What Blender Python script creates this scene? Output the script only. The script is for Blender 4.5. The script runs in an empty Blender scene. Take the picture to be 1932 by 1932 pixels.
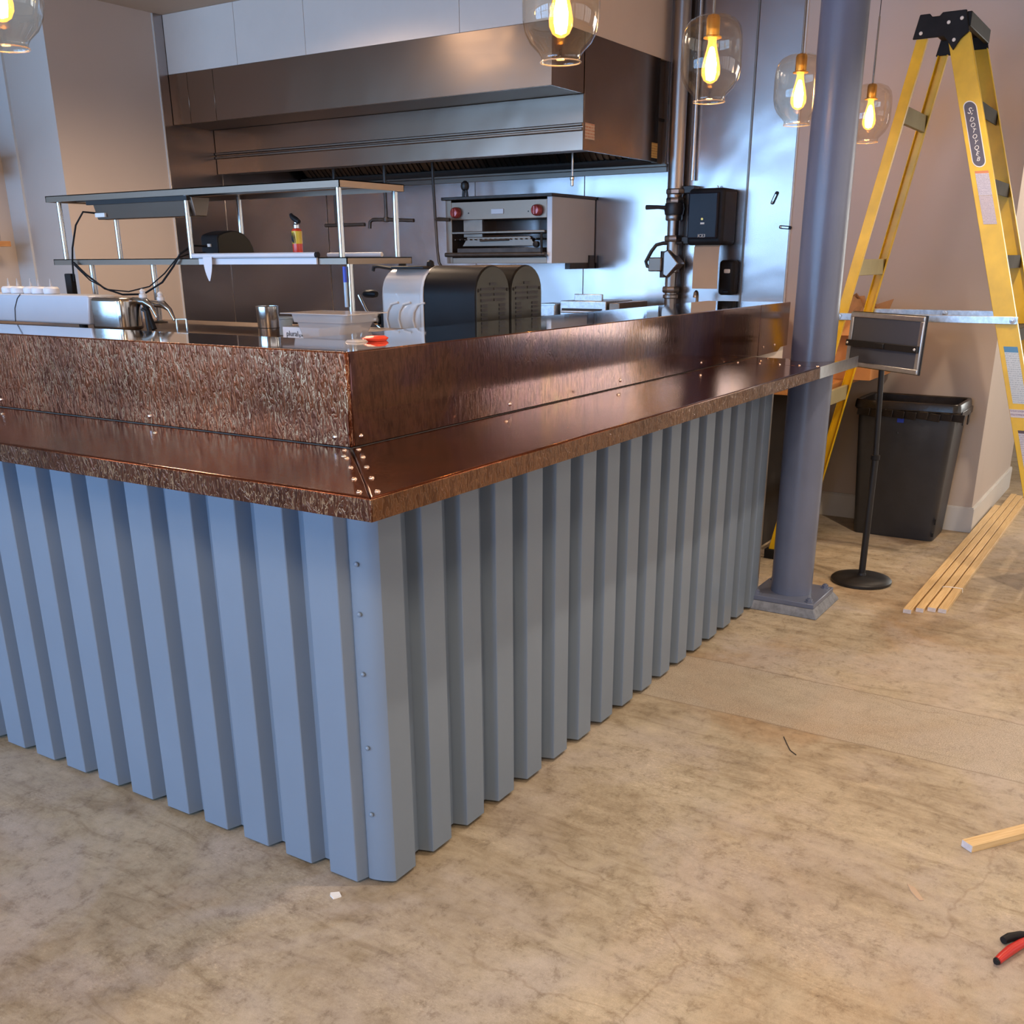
import bpy, bmesh, math, random
from mathutils import Vector, Matrix
random.seed(7)
PI = math.pi
SC = bpy.context.scene
COL = SC.collection

# ---------------------------------------------------------------- camera
cam_d = bpy.data.cameras.new('camera')
cam = bpy.data.objects.new('camera', cam_d)
COL.objects.link(cam)
cam_d.sensor_fit = 'HORIZONTAL'
cam_d.sensor_width = 36.0
cam_d.lens = 35.72
cam_d.shift_y = 0.1136
cam_d.clip_start = 0.02
_r = Vector((0.53997087, -0.84166579, -0.00549158))
_u = Vector((0.2906009, 0.18030383, 0.93970296))
_f = Vector((0.78992568, 0.50900808, -0.34194765))
m = Matrix((_r, _u, -_f)).transposed().to_4x4()
m.translation = Vector((-1.37512, -1.18767, 1.47286))
cam.matrix_world = m
SC.camera = cam

# ---------------------------------------------------------------- world, exposure, large lights
SC.view_settings.view_transform = 'Standard'
SC.view_settings.look = 'None'
SC.view_settings.gamma = 1.0
SC.view_settings.use_curve_mapping = False
SC.view_settings.exposure = 0.12
W = bpy.data.worlds.new('sky')
SC.world = W
W.use_nodes = True
_bg = W.node_tree.nodes['Background']
_bg.inputs[0].default_value = (0.60, 0.75, 1.0, 1)
_bg.inputs[1].default_value = 0.6


def area(name, loc, rot, sx, sy, power, col):
    d = bpy.data.lights.new(name, 'AREA')
    d.shape = 'RECTANGLE'
    d.size, d.size_y, d.energy, d.color = sx, sy, power, col
    o = bpy.data.objects.new(name, d)
    o.location, o.rotation_euler = loc, rot
    COL.objects.link(o)
    return o


# daylight standing in the window openings of the two glazed walls behind the camera
area('window_daylight', (-5.75, 3.75, 1.6), (0, -PI / 2, 0), 2.2, 9.6, 710, (0.33, 0.60, 1.0))
area('window_daylight', (0.8, -6.25, 1.6), (PI / 2, 0, 0), 11.0, 2.2, 110, (1.0, 0.82, 0.68))
area('window_daylight', (9.75, -3.2, 1.6), (0, PI / 2, 0), 2.0, 4.6, 170, (1.0, 0.92, 0.80))


def spot(name, loc, power, col, size=1.9, rad=0.03):
    d = bpy.data.lights.new(name, 'SPOT')
    d.energy, d.color, d.spot_size, d.spot_blend, d.shadow_soft_size = power, col, size, 0.5, rad
    o = bpy.data.objects.new(name, d)
    o.location = loc
    COL.objects.link(o)
    return o


for sx in (0.9, 3.0, 5.1):
    spot("downlight_and_fill_spot", (sx, -0.78, 2.80), 84, (1.0, 0.80, 0.60))
for sx, sy in ((-1.9, -1.3), (-2.9, 1.1), (-2.9, 3.1), (0.3, -3.0), (2.3, -3.0), (4.3, -3.0)):  # soft fill spots added to warm the floor, no such fixtures known
    spot('downlight_and_fill_spot', (sx, sy, 2.80), (280 if sy < 0 else 130) if sx < 0 else 62, (1.0, 0.78, 0.56), 2.9, 0.40)
for sx, sy in ((2.2, 2.6), (3.2, 2.6)):  # fill added to brighten the kitchen, no lamp known there
    spot('kitchen_fill_spot', (sx - 0.6, sy, 2.80), 105, (1.0, 0.74, 0.52), 2.8, 0.20)

# ---------------------------------------------------------------- materials
def new_mat(name):
    mt = bpy.data.materials.new(name)
    mt.use_nodes = True
    nt = mt.node_tree
    return mt, nt, nt.nodes['Principled BSDF']


def nd(nt, typ, **kw):
    n = nt.nodes.new(typ)
    for k, v in kw.items():
        if k.startswith('i_'):
            n.inputs[k[2:].replace('_', ' ')].default_value = v
        elif k.startswith('n_'):
            n.inputs[int(k[2:])].default_value = v
        else:
            setattr(n, k, v)
    return n


def link(nt, a, ao, b, bi):
    nt.links.new(a.outputs[ao], b.inputs[bi])


def coords(nt, scale=(1, 1, 1), world=False):
    mp = nd(nt, 'ShaderNodeMapping')
    mp.inputs['Scale'].default_value = scale
    if world:
        g = nd(nt, 'ShaderNodeNewGeometry')
        link(nt, g, 'Position', mp, 'Vector')
    else:
        tc = nd(nt, 'ShaderNodeTexCoord')
        link(nt, tc, 'Object', mp, 'Vector')
    return mp


def noise(nt, mp, scale, detail=3, rough=0.55, dist=0.0):
    n = nd(nt, 'ShaderNodeTexNoise')
    n.inputs['Scale'].default_value = scale
    n.inputs['Detail'].default_value = detail
    n.inputs['Roughness'].default_value = rough
    n.inputs['Distortion'].default_value = dist
    link(nt, mp, 'Vector', n, 'Vector')
    return n


def ramp(nt, src, out, stops):
    r = nd(nt, 'ShaderNodeValToRGB')
    el = r.color_ramp.elements
    while len(el) > 1:
        el.remove(el[-1])
    el[0].position, el[0].color = stops[0][0], tuple(stops[0][1]) + (1,) if len(stops[0][1]) == 3 else stops[0][1]
    for p, c in stops[1:]:
        e = el.new(p)
        e.color = tuple(c) + (1,)
    link(nt, src, out, r, 'Fac')
    return r


def mix(nt, fac, a, b, typ='MIX'):
    n = nd(nt, 'ShaderNodeMix', data_type='RGBA', blend_type=typ)
    for sock, v in ((0, fac), (6, a), (7, b)):
        if isinstance(v, tuple) and hasattr(v[0], 'outputs'):
            nt.links.new(v[0].outputs[v[1]], n.inputs[sock])
        elif isinstance(v, (int, float)):
            n.inputs[sock].default_value = v
        else:
            n.inputs[sock].default_value = tuple(v) + (1,)
    return n


def bump(nt, src, out, strength, dist, prev=None):
    b = nd(nt, 'ShaderNodeBump')
    b.inputs['Strength'].default_value = strength
    b.inputs['Distance'].default_value = dist
    link(nt, src, out, b, 'Height')
    if prev:
        link(nt, prev, 'Normal', b, 'Normal')
    return b


def plain(name, col, rough=0.5, metal=0.0, spec=0.5, var=0.06, vscale=6, bmp=0.0, bscale=60, coat=0.0):
    mt, nt, p = new_mat(name)
    p.inputs['Roughness'].default_value = rough
    p.inputs['Metallic'].default_value = metal
    p.inputs['Specular IOR Level'].default_value = spec
    p.inputs['Coat Weight'].default_value = coat
    mp = coords(nt)
    n = noise(nt, mp, vscale, 4)
    lo = tuple(max(0, c * (1 - var)) for c in col)
    hi = tuple(min(1, c * (1 + var)) for c in col)
    r = ramp(nt, n, 'Fac', [(0.3, lo), (0.7, hi)])
    link(nt, r, 'Color', p, 'Base Color')
    if bmp:
        n2 = noise(nt, mp, bscale, 3)
        b = bump(nt, n2, 'Fac', bmp, 0.002)
        link(nt, b, 'Normal', p, 'Normal')
    return mt


def steel(name, col=(0.55, 0.54, 0.53), rough=0.28, wave=0.0, streak=(2, 2, 60), sb=0.08):
    mt, nt, p = new_mat(name)
    p.inputs['Metallic'].default_value = 1.0
    mp = coords(nt, tuple(0.15 * q for q in streak))
    n = noise(nt, mp, 6, 3)
    r = ramp(nt, n, 'Fac', [(0.3, tuple(c * 0.98 for c in col)), (0.7, col)])
    link(nt, r, 'Color', p, 'Base Color')
    mr = nd(nt, 'ShaderNodeMapRange')
    mr.inputs['To Min'].default_value = rough * 0.98
    mr.inputs['To Max'].default_value = rough * 1.03
    link(nt, n, 'Fac', mr, 'Value')
    link(nt, mr, 'Result', p, 'Roughness')
    if wave:
        mp2 = coords(nt, (1, 1, 1), world=True)
        n2 = noise(nt, mp2, 1.5, 2, 0.5, 0.6)
        b = bump(nt, n2, 'Fac', 1.0, wave)
        link(nt, b, 'Normal', p, 'Normal')
    return mt


def glassy(name, tint, amount=0.12, rough=0.02, edge=0.75):
    mt = bpy.data.materials.new(name)
    mt.use_nodes = True
    nt = mt.node_tree
    nt.nodes.clear()
    o = nd(nt, 'ShaderNodeOutputMaterial')
    t = nd(nt, 'ShaderNodeBsdfTransparent')
    t.inputs[0].default_value = tuple(tint) + (1,)
    g = nd(nt, 'ShaderNodeBsdfGlossy')
    g.inputs['Roughness'].default_value = rough
    fr = nd(nt, 'ShaderNodeLayerWeight')
    fr.inputs['Blend'].default_value = 0.28
    mr = nd(nt, 'ShaderNodeMapRange')
    mr.inputs['To Min'].default_value = amount * 0.5
    mr.inputs['To Max'].default_value = edge
    link(nt, fr, 'Facing', mr, 'Value')
    mx = nd(nt, 'ShaderNodeMixShader')
    link(nt, mr, 'Result', mx, 0)
    link(nt, t, 0, mx, 1)
    link(nt, g, 0, mx, 2)
    link(nt, mx, 0, o, 0)
    return mt


def milky(name, col, alpha, rough=0.25):
    mt, nt, p = new_mat(name)
    p.inputs['Base Color'].default_value = tuple(col) + (1,)
    p.inputs['Roughness'].default_value = rough
    p.inputs['Alpha'].default_value = alpha
    return mt


def emit(name, col, s):
    mt = bpy.data.materials.new(name)
    mt.use_nodes = True
    nt = mt.node_tree
    nt.nodes.clear()
    o = nd(nt, 'ShaderNodeOutputMaterial')
    e = nd(nt, 'ShaderNodeEmission')
    e.inputs[0].default_value = tuple(col) + (1,)
    e.inputs[1].default_value = s
    link(nt, e, 0, o, 0)
    return mt


def copper(name, zsq=0.30, base=(0.30, 0.105, 0.045), rough=0.20, bstr=0.6, bscale=150, tint=True, bdist=0.004, coat=0.5, ridge_glint=0.0, glint_col=(0.55, 0.34, 0.19)):
    mt, nt, p = new_mat(name)
    p.inputs['Metallic'].default_value = 0.85
    p.inputs['Coat Weight'].default_value = coat
    p.inputs['Coat Roughness'].default_value = 0.10
    p.inputs['Coat Tint'].default_value = (1.0, 0.9, 0.8, 1)
    w = coords(nt, (1, 1, 1), world=True)
    n1 = noise(nt, w, 2.6, 4, 0.6, 0.8)
    d = tuple(c * 0.55 for c in base)
    if tint:
        stops = [(0.28, d), (0.42, base), (0.52, (base[0] * 0.75, base[1] * 0.72, base[2] * 1.35)), (0.62, base), (0.75, (base[0] * 0.9, base[1] * 1.6, base[2] * 0.9))]
    else:
        stops = [(0.3, d), (0.55, base), (0.8, tuple(c * 1.25 for c in base))]
    r1 = ramp(nt, n1, 'Fac', stops)
    ms = coords(nt, (1, 1, zsq), world=True)
    n2 = noise(nt, ms, bscale, 2, 0.5, 1.2)
    r2 = ramp(nt, n2, 'Fac', [(0.38, (0.75, 0.72, 0.70)), (0.55, (1, 1, 1)), (0.72, (1.25, 1.28, 1.3))])
    mx = mix(nt, 1.0, (r1, 'Color'), (r2, 'Color'), 'MULTIPLY')
    hs_ = nd(nt, 'ShaderNodeMath', operation='SUBTRACT')
    hs_.inputs[1].default_value = 0.5
    link(nt, n2, 'Fac', hs_, 0)
    ha_ = nd(nt, 'ShaderNodeMath', operation='ABSOLUTE')
    link(nt, hs_, 0, ha_, 0)
    if ridge_glint:  # pale glints on the hammered ridges, painted into the base colour
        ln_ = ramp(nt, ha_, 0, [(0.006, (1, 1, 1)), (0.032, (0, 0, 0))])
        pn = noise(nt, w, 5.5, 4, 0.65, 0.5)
        pr = ramp(nt, pn, 'Fac', [(0.36, (0.12, 0.12, 0.12)), (0.60, (ridge_glint, ridge_glint, ridge_glint))])
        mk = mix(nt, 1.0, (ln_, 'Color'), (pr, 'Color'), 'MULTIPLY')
        mx = mix(nt, (mk, 2), (mx, 2), glint_col)
    nt.links.new(mx.outputs[2], p.inputs['Base Color'])
    n3 = noise(nt, w, 4.0, 2)
    mr = nd(nt, 'ShaderNodeMapRange')
    mr.inputs['To Min'].default_value = rough * 0.7
    mr.inputs['To Max'].default_value = rough * 1.4
    link(nt, n3, 'Fac', mr, 'Value')
    link(nt, mr, 'Result', p, 'Roughness')
    b = bump(nt, ha_, 0, bstr, bdist)
    link(nt, b, 'Normal', p, 'Normal')
    link(nt, b, 'Normal', p, 'Coat Normal')
    return mt


def floor_mat():
    mt, nt, p = new_mat('stained_concrete')
    w = coords(nt, world=True)
    big = noise(nt, w, 1.3, 9, 0.70, 0.6)
    c1 = ramp(nt, big, 'Fac', [(0.30, (0.225, 0.170, 0.105)), (0.43, (0.370, 0.298, 0.208)), (0.56, (0.460, 0.388, 0.285)), (0.70, (0.540, 0.465, 0.355))])
    # streaks drawn out along the pour
    ws = coords(nt, (4.6, 1.0, 1), world=True)
    st = noise(nt, ws, 3.0, 8, 0.74, 0.9)
    c2 = ramp(nt, st, 'Fac', [(0.36, (0.52, 0.44, 0.34)), (0.47, (0.90, 0.87, 0.82)), (0.58, (1.08, 1.07, 1.06)), (0.68, (1.26, 1.25, 1.24))])
    m1 = mix(nt, 0.62, (c1, 'Color'), (c2, 'Color'), 'MULTIPLY')
    # rusty orange patches
    ru = noise(nt, w, 0.85, 5, 0.6, 1.3)
    rr = ramp(nt, ru, 'Fac', [(0.54, (0, 0, 0)), (0.70, (0.6, 0.6, 0.6))])
    m2 = mix(nt, (rr, 'Color'), (m1, 2), (0.40, 0.250, 0.130))
        # grey cloudy patches
    gr = nd(nt, 'ShaderNodeMapping')
    gr.inputs['Location'].default_value = (7.3, 2.1, 4.0)
    g = nd(nt, 'ShaderNodeNewGeometry')
    link(nt, g, 'Position', gr, 'Vector')
    gn = noise(nt, gr, 1.5, 5, 0.6, 0.7)
    gg = ramp(nt, gn, 'Fac', [(0.48, (0, 0, 0)), (0.62, (0.7, 0.7, 0.7))])
    m3 = mix(nt, (gg, 'Color'), (m2, 2), (0.47, 0.405, 0.36))
    # dark mottling, mid-scale
    mo = noise(nt, w, 17.0, 9, 0.80, 0.2)
    mc = ramp(nt, mo, 'Fac', [(0.37, (0.42, 0.35, 0.27)), (0.46, (0.93, 0.91, 0.87)), (0.62, (1.20, 1.19, 1.17))])
    m4 = mix(nt, 0.55, (m3, 2), (mc, 'Color'), 'MULTIPLY')
    # refilled trench running along Y: x 1.69 .. 2.14, pale grey aggregate
    wob = noise(nt, w, 3.0, 4)
    sx = nd(nt, 'ShaderNodeSeparateXYZ')
    link(nt, g, 'Position', sx, 0)
    off = nd(nt, 'ShaderNodeMath', operation='MULTIPLY_ADD')
    off.inputs[1].default_value = 0.035
    link(nt, wob, 'Fac', off, 0)
    link(nt, sx, 'X', off, 2)
    dx = nd(nt, 'ShaderNodeMath', operation='SUBTRACT')
    dx.inputs[1].default_value = 1.932
    link(nt, off, 0, dx, 0)
    ab = nd(nt, 'ShaderNodeMath', operation='ABSOLUTE')
    link(nt, dx, 0, ab, 0)
    tr = ramp(nt, ab, 0, [(0.215, (1, 1, 1)), (0.222, (0, 0, 0))])
    sp = noise(nt, w, 260, 2, 0.6)
    sc = ramp(nt, sp, 'Fac', [(0.34, (0.22, 0.185, 0.14)), (0.47, (0.42, 0.355, 0.28)), (0.64, (0.60, 0.53, 0.44))])
    tb = mix(nt, 0.55, (m4, 2), (sc, 'Color'))
    m5 = mix(nt, (tr, 'Color'), (m4, 2), (tb, 2))
    ed = ramp(nt, ab, 0, [(0.211, (1, 1, 1)), (0.217, (0.50, 0.44, 0.38)), (0.223, (1, 1, 1))])
    m6 = mix(nt, 0.8, (m5, 2), (ed, 'Color'), 'MULTIPLY')
    # hairline cracks
    wv = noise(nt, w, 2.3, 4, 0.6)
    ad = nd(nt, 'ShaderNodeMixRGB')
    ad.inputs[0].default_value = 0.22
    link(nt, w, 'Vector', ad, 1)
    link(nt, wv, 'Color', ad, 2)
    vo = nd(nt, 'ShaderNodeTexVoronoi', feature='DISTANCE_TO_EDGE')
    vo.inputs['Scale'].default_value = 0.95
    link(nt, ad, 0, vo, 'Vector')
    cr = ramp(nt, vo, 'Distance', [(0.0, (0.82, 0.78, 0.74)), (0.0016, (1, 1, 1))])
    cm = noise(nt, w, 1.3, 2)
    cf = ramp(nt, cm, 'Fac', [(0.48, (0, 0, 0)), (0.56, (1, 1, 1))])
    m7 = mix(nt, 1.0, (m6, 2), (cr, 'Color'), 'MULTIPLY')
    m8 = mix(nt, (cf, 'Color'), (m6, 2), (m7, 2))
    # grit: pale and dark specks gathered in patches
    gm = noise(nt, gr, 3.2, 5, 0.65, 0.5)
    gmr = ramp(nt, gm, 'Fac', [(0.44, (0.10, 0.10, 0.10)), (0.60, (1, 1, 1))])
    wg = coords(nt, (2.0, 1.0, 1), world=True)
    gn2 = noise(nt, wg, 75, 5, 0.82)
    gc2 = ramp(nt, gn2, 'Fac', [(0.33, (0.45, 0.38, 0.30)), (0.43, (0.92, 0.90, 0.87)), (0.56, (1.0, 1.0, 1.0)), (0.66, (1.45, 1.40, 1.30))])
    m8b = mix(nt, (gmr, 'Color'), (1, 1, 1), (gc2, 'Color'))
    m8 = mix(nt, 0.8, (m8, 2), (m8b, 2), 'MULTIPLY')
    # fine grain
    fg = noise(nt, w, 420, 2, 0.7)
    fc = ramp(nt, fg, 'Fac', [(0.30, (0.80, 0.78, 0.75)), (0.5, (1, 1, 1)), (0.75, (1.16, 1.15, 1.13))])
    m9 = mix(nt, 0.6, (m8, 2), (fc, 'Color'), 'MULTIPLY')
    nt.links.new(m9.outputs[2], p.inputs['Base Color'])
    rr2 = nd(nt, 'ShaderNodeMapRange')
    rr2.inputs['To Min'].default_value = 0.36
    rr2.inputs['To Max'].default_value = 0.72
    link(nt, mo, 'Fac', rr2, 'Value')
    link(nt, rr2, 'Result', p, 'Roughness')
    b = bump(nt, mo, 'Fac', 0.25, 0.004)
    b2 = bump(nt, fg, 'Fac', 0.35, 0.0006, b)
    link(nt, b2, 'Normal', p, 'Normal')
    return mt


def wood(name, a, b_, ax=(1.2, 22, 22), rough=0.5):
    mt, nt, p = new_mat(name)
    mp = coords(nt, ax)
    n = noise(nt, mp, 5, 5, 0.6, 1.0)
    r = ramp(nt, n, 'Fac', [(0.3, a), (0.7, b_)])
    link(nt, r, 'Color', p, 'Base Color')
    p.inputs['Roughness'].default_value = rough
    bb = bump(nt, n, 'Fac', 0.15, 0.001)
    link(nt, bb, 'Normal', p, 'Normal')
    return mt


def print_mat(name, paper, ink, rows, head=None, headh=0.12):
    """flat print: rows of grey type on paper, optional coloured heading band"""
    mt, nt, p = new_mat(name)
    tc = nd(nt, 'ShaderNodeTexCoord')
    s = nd(nt, 'ShaderNodeSeparateXYZ')
    link(nt, tc, 'Generated', s, 0)
    mu = nd(nt, 'ShaderNodeMath', operation='MULTIPLY')
    mu.inputs[1].default_value = rows
    link(nt, s, 'Z', mu, 0)
    frc = nd(nt, 'ShaderNodeMath', operation='FRACT')
    link(nt, mu, 0, frc, 0)
    ln = ramp(nt, frc, 0, [(0.45, (0, 0, 0)), (0.52, (1, 1, 1))])
    mp = nd(nt, 'ShaderNodeMapping')
    mp.inputs['Scale'].default_value = (30, 30, rows)
    link(nt, tc, 'Generated', mp, 'Vector')
    n = noise(nt, mp, 1.0, 2)
    nr = ramp(nt, n, 'Fac', [(0.42, (0, 0, 0)), (0.5, (0.8, 0.8, 0.8))])
    k = mix(nt, 1.0, (ln, 'Color'), (nr, 'Color'), 'MULTIPLY')
    c = mix(nt, (k, 2), paper, ink)
    if head:
        hd = nd(nt, 'ShaderNodeMath', operation='GREATER_THAN')
        hd.inputs[1].default_value = 1 - headh
        link(nt, s, 'Z', hd, 0)
        c = mix(nt, (hd, 0), (c, 2), head)
    nt.links.new(c.outputs[2], p.inputs['Base Color'])
    p.inputs['Roughness'].default_value = 0.5
    return mt


M = {}
M['floor'] = floor_mat()
M['wall'] = plain('beige_wall_paint', (0.54, 0.455, 0.40), 0.75, var=0.03, vscale=1.2, bmp=0.12, bscale=140)
M['trimpaint'] = plain('pale_trim_paint', (0.62, 0.60, 0.58), 0.5, var=0.02)
M['ceil'] = plain('ceiling_paint', (0.50, 0.41, 0.32), 0.85, var=0.03)
M['soffit'] = plain('white_soffit_board', (0.68, 0.585, 0.515), 0.55, var=0.02)
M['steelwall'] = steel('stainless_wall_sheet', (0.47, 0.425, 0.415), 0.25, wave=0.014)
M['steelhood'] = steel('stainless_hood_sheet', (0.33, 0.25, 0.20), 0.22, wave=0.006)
M['steeldark'] = steel('dull_stainless', (0.22, 0.18, 0.15), 0.40)
M['steelshelf'] = steel('brushed_shelf_steel', (0.29, 0.215, 0.165), 0.40, streak=(2, 60, 60))
M['steelcap'] = steel('polished_cap_steel', (0.78, 0.77, 0.76), 0.05, sb=0.01)
M['chrome'] = plain('chrome', (0.48, 0.45, 0.42), 0.18, 1.0, var=0.02)
M['alu'] = plain('aluminium', (0.66, 0.68, 0.70), 0.35, 1.0, var=0.08, vscale=30)
M['galv'] = plain('galvanised_steel', (0.62, 0.66, 0.70), 0.38, 0.9, var=0.18, vscale=60)
M['iron'] = plain('black_iron_pipe', (0.055, 0.045, 0.04), 0.42, 0.4, var=0.3, vscale=20)
M['pipe'] = steel('grey_gas_pipe', (0.40, 0.37, 0.35), 0.36, streak=(6, 6, 6), sb=0.3)
M['black'] = plain('black_plastic', (0.018, 0.017, 0.018), 0.48, spec=0.15, var=0.2, vscale=14)
M['blackgloss'] = plain('gloss_black_plastic', (0.014, 0.013, 0.014), 0.34, spec=0.12, var=0.1)
M['smoke'] = plain('smoked_dispenser_front', (0.022, 0.022, 0.030), 0.20, spec=0.1, var=0.1)
M['dark'] = plain('dark_cavity', (0.030, 0.024, 0.020), 0.8, var=0.2)
M['blackmat'] = plain('matt_black_metal', (0.016, 0.015, 0.016), 0.45, 0.2, var=0.2)
M['bin'] = plain('charcoal_bin_plastic', (0.040, 0.042, 0.050), 0.42, var=0.12, vscale=9, bmp=0.1)
M['bag'] = plain('black_bin_liner', (0.022, 0.018, 0.017), 0.30, var=0.3, vscale=30, bmp=0.6, bscale=40)
M['paint'] = plain('slate_blue_panel_paint', (0.172, 0.220, 0.288), 0.30, var=0.03, vscale=3)
M['column'] = plain('slate_column_paint', (0.135, 0.155, 0.225), 0.30, var=0.08, vscale=5, bmp=0.15, bscale=90)
M['copper_l'] = copper('hammered_copper', 0.30, (0.200, 0.048, 0.013), 0.20, 0.6, 90, tint=False, bdist=0.004, coat=0.15, ridge_glint=0.85)
M['copper_e'] = copper('hammered_lip_copper', 0.36, (0.12, 0.036, 0.016), 0.24, 0.7, 95, tint=False, bdist=0.004, coat=0.15, ridge_glint=0.85)
M['copper_f'] = copper('tarnished_lip_copper', 0.33, (0.17, 0.075, 0.034), 0.24, 0.6, 95, tint=False, bdist=0.004, coat=0.2, ridge_glint=0.30)
M['copper_r'] = copper('aged_copper', 0.22, (0.16, 0.068, 0.042), 0.09, 0.12, 95, bdist=0.0015, coat=0.5, ridge_glint=0.10)
M['copper_t'] = copper('polished_copper_top', 1.0, (0.155, 0.036, 0.011), 0.11, 0.2, 120, tint=False, bdist=0.0010, coat=0.35, ridge_glint=0.05)
M['rivet'] = plain('rivet_metal', (0.80, 0.62, 0.55), 0.25, 1.0, var=0.05)
M['rivetw'] = plain('bright_rivet_metal', (0.85, 0.85, 0.88), 0.2, 1.0, var=0.05)
M['yellow'] = plain('yellow_fibreglass', (0.80, 0.50, 0.010), 0.38, var=0.14, vscale=8)
M['red'] = plain('red_grip', (0.55, 0.02, 0.015), 0.35, var=0.15)
M['redknob'] = plain('red_glass_knob', (0.36, 0.06, 0.055), 0.15, 0.2, var=0.3, vscale=60)
M['can'] = plain('red_can_paint', (0.72, 0.06, 0.03), 0.25, var=0.1)
M['canyel'] = plain('yellow_flame_print', (0.80, 0.55, 0.04), 0.3, var=0.2)
M['kraft'] = plain('kraft_paper', (0.42, 0.22, 0.10), 0.8, var=0.15, vscale=12)
M['towel'] = plain('brown_paper_towel', (0.52, 0.38, 0.27), 0.85, var=0.04)
M['card'] = plain('cardboard', (0.55, 0.25, 0.09), 0.8, var=0.08)
M['white'] = plain('white_plastic', (0.75, 0.76, 0.80), 0.4, var=0.03)
M['paper'] = plain('white_paper', (0.80, 0.80, 0.84), 0.7, var=0.02)
M['ink'] = plain('black_ink', (0.02, 0.02, 0.03), 0.6, var=0.0)
M['whiteink'] = plain('white_print', (0.85, 0.83, 0.80), 0.6, var=0.0)
M['blue'] = plain('blue_plastic', (0.03, 0.07, 0.55), 0.35, var=0.1)
M['bluetub'] = plain('pale_blue_plastic', (0.42, 0.58, 0.75), 0.3, var=0.05)
M['machine'] = plain('white_machine_enamel', (0.60, 0.63, 0.70), 0.25, var=0.02)
M['board'] = wood('pine_strip', (0.62, 0.40, 0.17), (0.80, 0.58, 0.30), (1.5, 30, 30))
M['boardend'] = plain('primed_board_end', (0.62, 0.58, 0.60), 0.7, var=0.15, vscale=60)
M['counterwood'] = wood('orange_wood_top', (0.42, 0.17, 0.05), (0.60, 0.28, 0.09), (1.5, 14, 14))
M['grout'] = plain('grey_grout', (0.20, 0.21, 0.24), 0.8, var=0.25, vscale=40, bmp=0.6, bscale=60)
M['ashend'] = plain('end_panel_metal', (0.26, 0.20, 0.16), 0.35, 0.7, var=0.3, vscale=5)
M['glass'] = glassy('warm_tinted_clear_glass', (1.0, 0.945, 0.86), 0.07, 0.02, 0.5)  # clear glass; the bulb's warm glow is put into the tint
M['bulbglass'] = glassy('amber_bulb_glass', (1.0, 0.86, 0.60), 0.06, 0.02, 0.4)
_nt = M['bulbglass'].node_tree
_o = [n for n in _nt.nodes if n.type == 'OUTPUT_MATERIAL'][0]
_sh = _o.inputs[0].links[0].from_node
_e = nd(_nt, 'ShaderNodeEmission')
_e.inputs[0].default_value = (1.0, 0.50, 0.10, 1)
_e.inputs[1].default_value = 0.95  # bloom around the filament, put into the bulb glass as emission
_ad = nd(_nt, 'ShaderNodeAddShader')
link(_nt, _sh, 0, _ad, 0)
link(_nt, _e, 0, _ad, 1)
link(_nt, _ad, 0, _o, 0)
M['brass'] = plain('brass', (0.80, 0.50, 0.14), 0.3, 1.0, var=0.1)
M['stepgrey'] = plain('dull_grey_step', (0.070, 0.062, 0.052), 0.8, 0.0, spec=0.1, var=0.2)
M['brace'] = plain('dull_brace_metal', (0.36, 0.31, 0.17), 0.6, 0.2, spec=0.2, var=0.12)
M['filament'] = emit('glowing_filament', (1.0, 0.66, 0.26), 45)
M['bowl'] = milky('clear_plastic_bowl', (0.85, 0.82, 0.80), 0.62, 0.15)
M['tub'] = milky('clear_food_tub', (0.66, 0.62, 0.60), 0.55, 0.2)
M['fin'] = milky('frosted_fin', (0.86, 0.84, 0.82), 0.85, 0.3)
M['rimglass'] = milky('glass_rim', (0.75, 0.62, 0.45), 0.45, 0.1)
M['housing'] = plain('dark_grey_housing', (0.038, 0.034, 0.026), 0.38, 0.3, spec=0.2, var=0.08)
M['plaque'] = plain('grey_plaque', (0.11, 0.10, 0.13), 0.5, var=0.06)
M['lbl_warn'] = print_mat('warning_label_print', (0.62, 0.58, 0.66), (0.30, 0.28, 0.36), 24, (0.70, 0.25, 0.10), 0.10)
M['lbl_data'] = print_mat('data_label_print', (0.60, 0.52, 0.55), (0.38, 0.33, 0.40), 18)
M['lbl_blue'] = print_mat('blue_head_label_print', (0.62, 0.68, 0.74), (0.36, 0.44, 0.52), 26, (0.10, 0.28, 0.50), 0.10)
M['lbl_strip'] = print_mat('strip_label_print', (0.68, 0.64, 0.68), (0.25, 0.18, 0.30), 2.2)
M['lbl_dark'] = print_mat('dark_head_label_print', (0.60, 0.58, 0.66), (0.34, 0.33, 0.42), 26, (0.10, 0.07, 0.08), 0.05)
M['sticker'] = print_mat('orange_sticker_print', (0.70, 0.55, 0.42), (0.55, 0.16, 0.06), 5)
M['sticker2'] = print_mat('yellow_sticker_print', (0.62, 0.42, 0.14), (0.35, 0.16, 0.04), 6)
M['panelgrey'] = plain('sign_backing', (0.085, 0.092, 0.115), 0.4, var=0.05)
M['glasspane'] = glassy('window_glass', (0.95, 0.98, 1.0), 0.06)

# ---------------------------------------------------------------- mesh helpers
ORG = {}


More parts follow.
